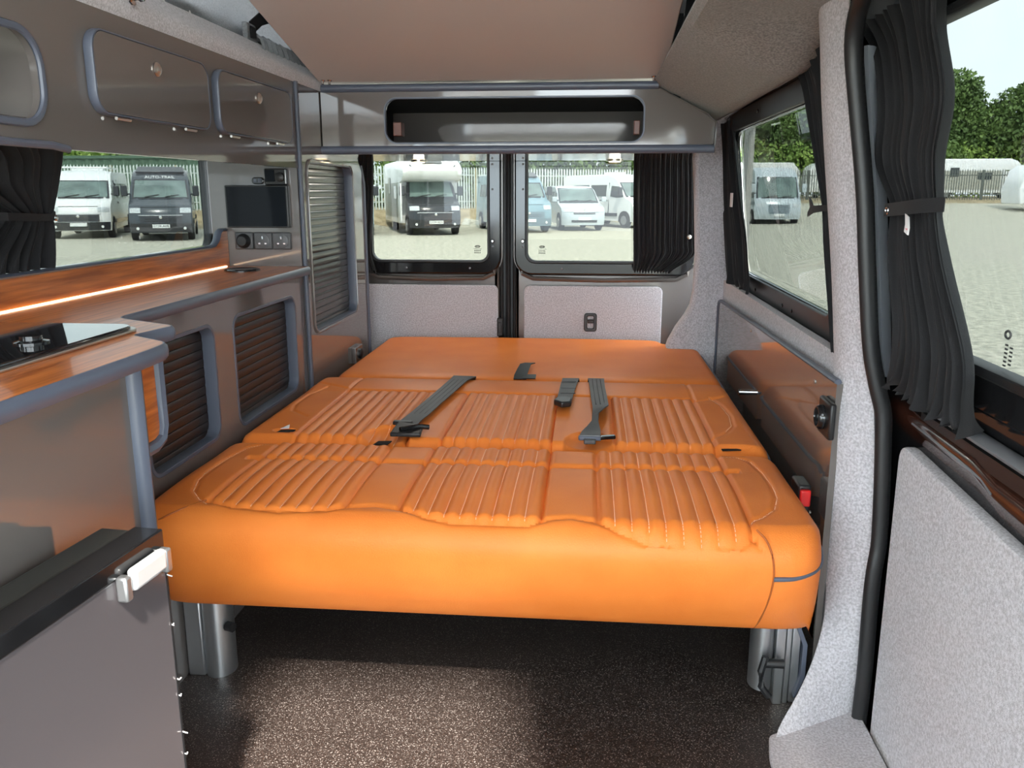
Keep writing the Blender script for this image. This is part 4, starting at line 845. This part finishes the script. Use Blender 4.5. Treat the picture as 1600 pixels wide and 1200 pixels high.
fence('palisade_fence', 'dark grey palisade fence in front of the far motorhomes on the right', [(9, 59), (46, 60)], 2.0, .16, .06, 'dark_steel', gz)
# green container and hedges
M['container'] = mat('green_container_paint', srgb(88, 114, 96), .6)
ct = empty('shipping_container', (-19.5, 41, 0), 'dark green shipping container behind the fence above the dark van', 'container')
mb = MB(); n = 60; G = []
for i in range(n*2+1):
    x = -26.4+i*.118; yy = 40+(.05 if (i//2) % 2 else 0); G.append([(x, yy, -.1), (x, yy, 2.66)])
mb.grid(G); mb.build('corrugated_side', 'container', ct, smooth=0); MB().box(-26.4, -12.2, 40.06, 42.4, -.1, 2.60).build('body', 'container', ct); MB().box(-26.4, -12.2, 39.94, 40.0, 2.56, 2.70).build('top_rail', 'container', ct)
def leafmat(name, a, b, ns=.5):
    m = mat(name, srgb(*a), .7, col2=srgb(*b), nscale=ns, ndetail=6, lo=.3, hi=.7); return m
M['leaf'] = leafmat('tree_leaves', (60, 84, 42), (120, 146, 78)); M['leaf_light'] = leafmat('hedge_leaves', (102, 136, 60), (166, 190, 100), .9); M['bark'] = mat('bark', srgb(70, 62, 50), .9)
def leafcloud(cen, rad, n, size, noise=.0, seed=0):
    q = np.random.RandomState(seed); cen = np.array(cen); rad = np.array(rad); V = []
    P = []
    for c0, r0, k in zip(cen, rad, [max(1, int(n*(r[0]*r[1]*r[2])**(2/3)/sum((rr_[0]*rr_[1]*rr_[2])**(2/3) for rr_ in rad))) for r in rad]):
        d = q.normal(size=(k, 3)); d /= np.linalg.norm(d, axis=1)[:, None]; P.append(c0+d*r0*(q.uniform(.72, 1.06, (k, 1))))
    P = np.concatenate(P); k = len(P); a = q.normal(size=(k, 3)); a /= np.linalg.norm(a, axis=1)[:, None]; b = np.cross(a, q.normal(size=(k, 3))); b /= np.linalg.norm(b, axis=1)[:, None]
    sz = size*q.uniform(.6, 1.3, (k, 1)); V = np.stack([P-a*sz, P+b*sz*.6, P+a*sz, P-b*sz*.6], 1).reshape(-1, 3); F = np.arange(k*4).reshape(k, 4)
    me = bpy.data.meshes.new('leaves'); me.from_pydata(V.tolist(), [], F.tolist()); return me
def tree(x, y, h, w, label, seed, group=None, m='leaf'):
    z = gz(x, y)-.1; r = empty('tree', (x, y, z), label, 'tree', group); q = random.Random(seed); cen = []; rad = []
    for i in range(15):
        t = q.uniform(.22, .93); rr_ = w*(.46-.26*abs(t-.5))*q.uniform(.55, .85); an = q.uniform(0, 2*PI); dd = w*.5*q.uniform(.1, .8)*(1-.75*max(0, t-.45)*1.6)
        cen.append((x+dd*math.cos(an), y+dd*math.sin(an), z+h*t)); rad.append((rr_, rr_, rr_*.62))
    cen += [(x, y, z+h*.55)]; rad += [(w*.42, w*.42, h*.36)]
    tag(link_mesh('crown', leafcloud(cen, rad, 15000, .19, seed=seed), m, r, smooth=0), kind='stuff')
    MB().tube([(x, y, z), (x+.1, y, z+h*.4), (x, y+.1, z+h*.8)], .22, 7).build('trunk', 'bark', r)
ti = [(10.5, 74, 8.2, 6.5), (15.0, 75, 8.4, 7), (19.5, 76, 9.6, 7.5), (25.5, 74, 8.6, 7), (30.0, 76, 10.2, 7), (35.0, 74, 9.0, 7.5), (40.5, 76, 10.0, 8), (13.0, 82, 9.0, 8), (33, 83, 10, 8), (6.0, 76, 8.0, 7), (22.5, 82, 10, 8)]
for i, (x, y, h, w) in enumerate(ti):
    vis = {0: 'leafy green tree above the silver motorhome in the right rear side window', 1: 'leafy green tree right of centre in the right rear side window', 2: 'taller leafy tree at the right edge of the rear side window', 3: 'leafy green tree beside the big curtain in the sliding door window', 4: 'tallest leafy tree in the sliding door window', 5: 'leafy green tree at the right edge of the sliding door window'}
    tree(x, y, h, w, vis.get(i) or ({6: 'rightmost leafy tree of the wood beyond the yard', 7: 'back row tree between the two nearest trees in the side window', 8: 'back row tree behind the tallest tree at the sliding door window', 9: 'leftmost leafy tree of the wood, behind the rear window curtain', 10: 'back row tree hidden behind the felt pillar'}[i]), 100+i, 'trees beyond the yard')
tree(-27.5, 46, 4.4, 5, 'bright green bushy tree above the white van in the left window', 300, 'bushes behind the left fence', 'leaf_light')
tree(-23.0, 47, 3.9, 5, 'bright green bushy tree beside the green container in the left window', 301, 'bushes behind the left fence', 'leaf_light')
def hedge(x0, y0, x1, y1, h, label, seed, m):
    n = 26; cen = []; rad = []; q = random.Random(seed)
    for i in range(n):
        t = i/(n-1); x = x0+(x1-x0)*t; y = y0+(y1-y0)*t; cen.append((x, y, gz(x, y)+h*.5)); rad.append((abs(x1-x0)/n*1.2, .8, h*q.uniform(.44, .56)))
    o = link_mesh('hedge', leafcloud(cen, rad, 16000, .16, seed=seed), m, None, smooth=0); tag(o, label, 'hedge', kind='stuff')
hedge(9, 72, 46, 73, 4.3, 'light green hedge behind the far motorhomes', 5, 'leaf_light')
hedge(-11, 45, 8, 55, 3.0, 'dark green hedge behind the palisade fence', 6, 'leaf')

# ---- vehicles
M['tyre'] = mat('tyre_rubber', (.018, .018, .018), .8); M['rim'] = mat('alloy_rim', (.42, .43, .44), .35, .6); M['lampglass'] = mat('headlight_glass', (.62, .66, .68), .12, .2, coat=.6)
M['v_white'] = mat('white_vehicle_paint', (.82, .84, .84), .28, coat=.3); M['v_dark'] = mat('dark_grey_vehicle_paint', srgb(66, 73, 80), .25, .2, coat=.5)
M['v_blue'] = mat('blue_grey_vehicle_paint', srgb(122, 152, 164), .28, coat=.4); M['v_slate'] = mat('slate_vehicle_paint', srgb(104, 122, 132), .28, coat=.4)
M['v_silver'] = mat('silver_vehicle_paint', srgb(192, 202, 208), .28, .2, coat=.4); M['v_black'] = mat('black_vehicle_paint', srgb(40, 42, 48), .2, coat=.5)
M['v_glass'] = mat('vehicle_glass', srgb(120, 140, 136), .08, coat=.5, col2=srgb(84, 100, 98), nscale=1.5); M['v_glass_dark'] = mat('dark_vehicle_glass', srgb(44, 50, 52), .08, coat=.5)
M['v_champ'] = mat('champagne_paint', srgb(176, 176, 166), .4); M['v_pale'] = mat('pale_grey_panel', srgb(205, 214, 216), .4)
PROF = {
 'panel': [(.02, .28), (.0, .60), (.03, .85), (.09, 1.08), (.30, 1.22), (.78, 1.38), (1.12, 1.76), (1.50, 2.12), (1.85, 2.34), (2.35, 2.44), (5.85, 2.44), (5.98, 2.30), (6.0, .35)],
 'small': [(.03, .25), (.0, .55), (.04, .80), (.14, .95), (.55, 1.06), (1.02, 1.16), (1.40, 1.45), (1.80, 1.76), (2.25, 1.88), (4.6, 1.90), (4.85, 1.75), (4.9, .35)],
 'aclass': [(.03, .28), (.0, .60), (.04, .95), (.12, 1.20), (.30, 1.30), (.46, 1.70), (.62, 2.10), (.78, 2.40), (1.1, 2.68), (1.7, 2.80), (6.6, 2.78), (6.7, .40)],
 'cab': [(.02, .28), (.0, .60), (.03, .85), (.09, 1.08), (.30, 1.22), (.78, 1.38), (1.12, 1.76), (1.45, 2.08), (1.7, 2.15), (2.3, 2.15), (2.3, .40)],
}
def vehicle(kind, label, loc, rot, paint, W_=2.0, H=None, name='campervan', cat='van', plate_txt=None, cut=None, bumper='v_black', windows=True, extras=(), lower=None, cls='right'):
    prof = PROF[kind]; r = empty(name, loc, label, cat); LOC[r.name] = Vector((0, 0, 0))
    Hm = max(p[1] for p in prof); sc = (H/Hm) if H else 1; prof = [(y, z*(sc if z > 1.3 else 1)) if sc != 1 else (y, z) for y, z in prof]; Hm = max(p[1] for p in prof); Ln = max(p[0] for p in prof)
    hw = lambda z: W_/2*(1-.13*max(0, (z-1.1)/(Hm-1.1))**1.6) if z > 1.1 else W_/2*(1-.03*max(0, (.6-z)/.4))
    ss_ = [-1, -.93, -.75, -.4, 0, .4, .75, .93, 1]
    fr = [p for i_, p in enumerate(prof) if p[0] < 2.4 and all(q[1] < p[1] for q in prof[:i_])]
    def pull(s_, y): return (.26*abs(s_)**3.2)*max(0, 1-y/2.2)
    def surf(z, s_, off=0):
        zz = [p[1] for p in fr]; yy = [p[0] for p in fr]; y = float(np.interp(z, zz, yy)); k = max(0, min(1, (z-1.2)*3)); return Vector((s_*hw(z)*.995, y+pull(s_, y)-off*(1-.35*k), z+off*.5*k))
    G = [[(s_*hw(z), y+pull(s_, y), z-(.05*abs(s_)**6 if z > Hm-.15 else 0)) for s_ in ss_] for y, z in prof]
    mb = MB(); mb.grid(G); n = len(ss_)
    for col in (0, n-1): mb.f.append(tuple(i*n+col for i in range(len(prof)))[::(1 if col else -1)])
    mb.f.append(tuple(range(n))+tuple((len(prof)-1)*n+i for i in range(n))[::-1]) if False else None
    body = mb.build('body', paint, r, smooth=50)
    def patch(nm, z0, z1, s0, s1, m, off=.015, nz=4, ns=6, parent=r, zslant=0):
        G = [[surf(z0+(z1-z0)*i/nz+zslant*(j/ns), s0+(s1-s0)*j/ns, off) for j in range(ns+1)] for i in range(nz+1)]
        B = [[p+Vector((0, .02, 0)) for p in row] for row in G]
        mb = MB().grid(G).grid(B); rim = [G[0], B[0]]; mb.grid(rim); mb.grid([G[-1], B[-1]]); mb.grid([[a[0] for a in G], [b[0] for b in B]]); mb.grid([[a[-1] for a in G], [b[-1] for b in B]]); return mb.build(nm, m, parent, smooth=50)
    def side(nm, pts, m, sd, off=.012, parent=r):
        a = [Vector((sd*(hw(z)+off), y, z)) for y, z in pts]; return MB().prism(a, (-sd*.03, 0, 0)).build(nm, m, parent, smooth=30)
    big = kind in ('panel', 'cab')
    if big: zw0, zw1 = 1.44, 2.02*(sc if sc != 1 else 1)
    elif kind == 'small': zw0, zw1 = 1.20, 1.74
    else: zw0, zw1 = 1.36, 2.32
    patch('windscreen_surround', zw0-.05, zw1+.04, -.93, .93, 'v_black', .008)
    wsn = patch('windscreen', zw0, zw1, -.87, .87, 'v_glass', .018)
    for s0 in (-.5, .15): patch('wiper', zw0-.01, zw0+.02, s0, s0+.45, 'tyre', .03, 1, 4, wsn, .07)
    if kind == 'small':
        for a, b in ((-.93, -.48), (.48, .93)): patch('headlight', .80, .90, a, b, 'lampglass', .015)
        patch('grille', .70, .78, -.5, .5, 'v_black', .015); patch('grille_bar', .735, .75, -.48, .48, 'rim', .022, 1); patch('lower_grille', .36, .46, -.6, .6, 'v_black', .015)
        MB().lathe([(.055, 0), (.055, .01)], surf(.86, 0, .015), (0, -1, 0), 16).build('badge', 'chrome', r)
    elif kind == 'aclass':
        for a, b in ((-.95, -.62), (.62, .95)): patch('headlight', .88, 1.06, a, b, 'lampglass', .015)
        patch('grille', .56, 1.0, -.45, .45, 'v_slate', .014)
        for z in (.62, .72, .82, .92): patch('grille_bar', z, z+.02, -.44, .44, 'rim', .022, 1)
        patch('bumper', .40, .52, -.9, .9, 'v_silver', .03)
    else:
        for a, b, sl in ((-.97, -.62, -.08), (.62, .97, .08)): patch('headlight', .93, 1.10, a, b, 'lampglass', .015, 3, 4, r, 0)
        patch('grille', .60, .86, -.66, .66, bumper, .012); patch('grille_bar', .84, .87, -.7, .7, 'rim' if bumper == 'v_black' else paint, .02, 1)
        for z in (.66, .73): patch('grille_slat', z, z+.015, -.5, .5, 'tyre', .02, 1)
        patch('bumper', .30, .58, -.98, .98, bumper, .03); MB().lathe([(.05, 0), (.05, .01), (.02, .012)], surf(.79, 0, .02), (0, -1, 0), 14).build('badge', 'chrome', r)
        for s_ in (-.75, .75): MB().lathe([(.05, 0), (.045, .012)], surf(.42, s_, .032), (0, -1, 0), 12).build('fog_lamp', 'v_white', r)
        patch('bonnet_line', 1.115, 1.13, -.62, .62, 'tyre', .008, 1)
    if plate_txt is not None:
        pz = .50 if kind != 'small' else .52; p = surf(pz, 0, .05); np_ = MB().box(-.27, .27, p.y-.01, p.y+.01, pz-.06, pz+.06).build('number_plate', 'v_white', r)
        if plate_txt:
            me = text_mesh(plate_txt, .105, .002); me.transform(Matrix.Rotation(PI/2, 4, 'X')); me.transform(Matrix.Translation((0, p.y-.013, pz))); link_mesh('plate_text', me, 'v_black', np_, 0)
    # wheels with arches
    wy = [.92, Ln-(1.15 if kind != 'aclass' else 1.7)] if kind != 'cab' else [.92]
    if cut: wy = [.92, cut]
    for y in wy:
        for sd in (-1, 1):
            x = sd*(W_/2-.10); side('wheel_arch', [(y+.43*math.cos(a), .34+.43*math.sin(a)) for a in np.linspace(0, PI, 12)]+[(y-.43, .26), (y+.43, .26)], 'tyre', sd, .006)
            wh = MB().lathe([(.20, -.11), (.32, -.11), (.345, -.08), (.345, .08), (.32, .11), (.20, .11)], (x, y, .345), (1, 0, 0), 24).build('wheel', 'tyre', r)
            MB().lathe([(.21, 0), (.21, .015), (.12, .005), (.05, .02), (.01, .025)], (x+sd*.11, y, .345), (sd, 0, 0), 12).build('rim', 'rim', wh, smooth=20)
    for sd in (-1, 1):
        zt = 1.50 if kind != 'small' else 1.22; y = 1.0 if kind != 'aclass' else .25
        if kind == 'aclass':
            MB().box(*(sorted((sd*(hw(1.9)+.05), sd*(hw(1.9)+.27)))), .25, .40, 1.60, 2.02).build('mirror', 'v_silver', r, bevel=.04)
        else:
            MB().box(*(sorted((sd*(hw(zt)+.06), sd*(hw(zt)+.27)))), y, y+.12, zt-.02, zt+(.34 if big else .2)).build('mirror', 'v_black' if paint != 'v_silver' else paint, r, bevel=.03)
        MB().tube([(sd*(hw(zt)-.02), y+.1, zt+.05), (sd*(hw(zt)+.12), y+.06, zt+.05)], .03, 6).build('mirror_arm', 'v_black', r)
        if big: side('cab_window', [(1.02, 1.40), (1.36, 1.86), (1.95, 1.90), (2.0, 1.42), (1.5, 1.36)], 'v_glass_dark', sd)
        if kind == 'panel':
            side('side_window', [(2.35, 1.42), (2.35, 1.94), (3.55, 1.94), (3.55, 1.42)], 'v_glass_dark', sd); side('side_window', [(3.75, 1.42), (3.75, 1.94), (5.0, 1.94), (5.0, 1.42)], 'v_glass_dark', sd)
            side('door_line', [(2.15, .5), (2.15, 2.05), (2.165, 2.05), (2.165, .5)], 'v_black', sd, .006); side('sill_moulding', [(1.45, .52), (1.45, .66), (4.3, .66), (4.3, .52)], 'v_black' if paint != 'v_blue' else paint, sd, .02)
            side('door_handle', [(2.22, 1.20), (2.22, 1.26), (2.42, 1.26), (2.42, 1.20)], 'v_black', sd, .02)
        if kind == 'small':
            side('cab_window', [(1.25, 1.20), (1.62, 1.60), (2.1, 1.64), (2.15, 1.18)], 'v_glass_dark', sd); side('side_window', [(2.3, 1.18), (2.28, 1.64), (3.3, 1.64), (3.3, 1.18)], 'v_glass_dark', sd); side('side_window', [(3.45, 1.18), (3.45, 1.64), (4.5, 1.60), (4.6, 1.18)], 'v_glass_dark', sd)
        if kind == 'aclass':
            side('cab_window', [(.62, 1.32), (.95, 2.10), (1.9, 2.10), (1.9, 1.32)], 'v_glass_dark', sd); side('side_window', [(2.8, 1.5), (2.8, 2.1), (3.9, 2.1), (3.9, 1.5)], 'v_glass_dark', sd); side('side_stripe', [(.5, 1.0), (.5, 1.14), (6.2, 1.14), (6.2, 1.0)], 'v_slate', sd, .008)
    for e_ in extras: e_(r, surf, side, patch, hw, Hm)
    r.location = loc; r.rotation_euler = (0, 0, math.radians(rot)); return r
def ex_box(r, surf, side, patch, hw, Hm):   # coachbuilt body with overcab pod
    pr = [(1.62, .42), (1.62, 1.98), (.78, 2.06), (.42, 2.22), (.36, 2.42), (.60, 2.66), (1.05, 2.82), (6.7, 2.82), (6.85, .45)]
    xs = [-1.14, -1.10, -.9, 0, .9, 1.10, 1.14]; G = [[(x, y+(.22*(abs(x)/1.14)**4 if y < 1.3 else 0), z-(.06 if abs(x) > 1.12 and z > 2.5 else 0)) for x in xs] for y, z in pr]
    mb = MB().grid(G); n = len(xs)
    for c_ in (0, n-1): mb.f.append(tuple(i*n+c_ for i in range(len(pr)))[::(1 if c_ else -1)])
    b = mb.build('coach_body', 'v_white', r, smooth=50)
    MB().prism([(-.38, .62, 2.68), (.38, .62, 2.68), (.34, .92, 2.795), (-.34, .92, 2.795)], (0, -.03, .02)).build('skylight', 'v_glass_dark', b)
    for s_ in (-1, 1): MB().prism([(s_*.78, .62, 2.52), (s_*1.04, .70, 2.30), (s_*1.06, .72, 2.46), (s_*.86, .70, 2.64)], (0, -.08, 0)).build('overcab_window', 'v_glass_dark', b)
    for s_ in (-1, 1):
        x = s_*1.145
        MB().prism([(x, 1.75, .62), (x, 1.75, 1.98), (x, 6.6, 1.98), (x, 6.6, .62)], (s_*.006, 0, 0)).build('side_panel', 'v_champ', b)
        MB().prism([(x, 2.4, 1.35), (x, 2.4, 1.85), (x, 3.3, 1.85), (x, 3.3, 1.35)], (s_*.02, 0, 0)).build('side_window', 'v_glass_dark', b)
        MB().prism([(x, 4.6, 1.55), (x, 4.6, 2.2), (x, 5.2, 2.2), (x, 5.2, 1.55)], (s_*.02, 0, 0)).build('side_window', 'v_glass_dark', b)
        MB().prism([(x, 1.75, .42), (x, 1.75, .60), (x, 6.6, .60), (x, 6.6, .42)], (s_*.02, 0, 0)).build('skirt', 'v_white', b)
    me = MB().box(-1.22, -1.16, .95, 1.62, .5, 1.95).build('open_cab_door', 'v_white', r)
def ex_roofbox(r, surf, side, patch, hw, Hm):
    MB().prism([(-.80, 1.75, Hm-.16), (.80, 1.75, Hm-.16), (.74, 2.2, Hm+.03), (-.74, 2.2, Hm+.03)], (0, -.05, .05)).build('roof_pod_front', 'v_black', r, bevel=.02)
    MB().box(-.72, .72, 2.1, 4.6, Hm, Hm+.07).build('roof_pod', 'v_black', r, bevel=.03)
def ex_vent(r, surf, side, patch, hw, Hm): MB().box(-.35, .35, 2.6, 3.4, Hm-.02, Hm+.10).build('roof_vent', 'v_white', r, bevel=.03)
def ex_rack(r, surf, side, patch, hw, Hm):
    MB().tube([(-.8, 2.0, Hm+.10), (.8, 2.0, Hm+.10)], .03).build('roof_bar', 'v_white', r); MB().tube([(.8, 2.0, Hm+.1), (.8, 4.4, Hm+.1)], .03).build('roof_bar', 'v_white', r); MB().box(-.6, .5, 3, 3.7, Hm-.02, Hm+.12).build('roof_vent', 'v_white', r, bevel=.03)
def ex_name(txt, z, size, col='v_white'):
    def f(r, surf, side, patch, hw, Hm):
        p = surf(z, 0, .05); me = text_mesh(txt, size, .004); me.transform(Matrix.Rotation(math.radians(50), 4, 'X')); me.transform(Matrix.Translation((0, p.y-.03, z+.02))); link_mesh('lettering', me, col, r, 0)
    return f
vehicle('panel', 'white campervan behind the left window curtain', (-17.85, 28.3, GZ), 22, 'v_white', 2.05, 2.40, extras=(ex_rack,), plate_txt='')
vehicle('panel', 'dark grey campervan seen whole in the left window', (-14.3, 27.3, GZ), 24, 'v_dark', 2.0, 2.42, plate_txt='CC74 AOE', extras=(ex_roofbox, ex_name('AUTO-TRAIL', 2.10, .17)))
vehicle('panel', 'blue-grey campervan cut by the left edge of the rear window', (-9.0, 31.0, GZ), 17, 'v_blue', 2.05, 2.36, bumper='v_slate', plate_txt='', extras=(ex_roofbox,))
vehicle('cab', 'white coachbuilt motorhome with a black cab in the left rear window', (-5.75, 31.8, GZ), 20, 'v_black', 2.0, name='motorhome', cat='motorhome', cut=5.3, plate_txt='CC74 ADX', extras=(ex_box,))
vehicle('panel', 'slate blue campervan behind the gap between the rear doors', (-2.35, 34.0, GZ), 19, 'v_blue', 2.0, 2.36, bumper='v_slate', plate_txt='', extras=(ex_roofbox,))
vehicle('small', 'low silver campervan in the right rear window', (-.15, 36.0, GZ), 14, 'v_silver', 1.88, None, plate_txt='')
vehicle('panel', 'white campervan beside the rear window curtain', (3.0, 39.2, GZ), 36, 'v_white', 2.05, 2.44, extras=(ex_vent,))
vehicle('aclass', 'silver motorhome with a big flat windscreen in the right side window', (9.5, 43.5, GZ), 4, 'v_silver', 2.3, 2.85, name='motorhome', cat='motorhome', plate_txt='', extras=())
vehicle('cab', 'white motorhome parked side-on beyond the far fence', (31.6, 66.0, gz(30, 66)), 84, 'v_white', 2.0, name='motorhome', cat='motorhome', cut=5.3, extras=(ex_box,), bumper='v_white')
for i, (x, y, L_) in enumerate(((13.2, 67, 5.5), (19.3, 68, 5.0), (25.1, 50.6, 1.6))):
    lab = ['white caravan behind the far fence beside the silver motorhome', 'white caravan hidden behind the felt pillar', 'white vehicle end cut off by the right edge of the picture'][i]
    r = empty('caravan', (x, y, gz(x, y)), lab, 'caravan'); z = gz(x, y)+.45; pr = [(x-L_/2, z), (x-L_/2-.1, z+.8), (x-L_/2+.25, z+1.9), (x-L_/2+.7, z+2.2), (x+L_/2-.5, z+2.2), (x+L_/2, z+1.6), (x+L_/2+.1, z)]
    b = MB().prism([(a, y, c_) for a, c_ in pr], (0, 2.2, 0)).build('body', 'v_white', r, bevel=.06)
    for k in range(3 if i < 2 else 1):
        wx = x-L_*.32+k*L_*.28; MB().box(wx, wx+.9 if i < 2 else wx+.6, y-.02, y+.01, z+1.05, z+1.6).build('window', 'v_glass_dark' if i < 2 else 'v_pale', r, bevel=.01)
    MB().lathe([(.2, -.1), (.32, -.1), (.33, .1), (.2, .1)], (x, y+.12, z-.12), (0, 1, 0), 16).build('wheel', 'tyre', r)
print('OBJECTS', len(S.objects))
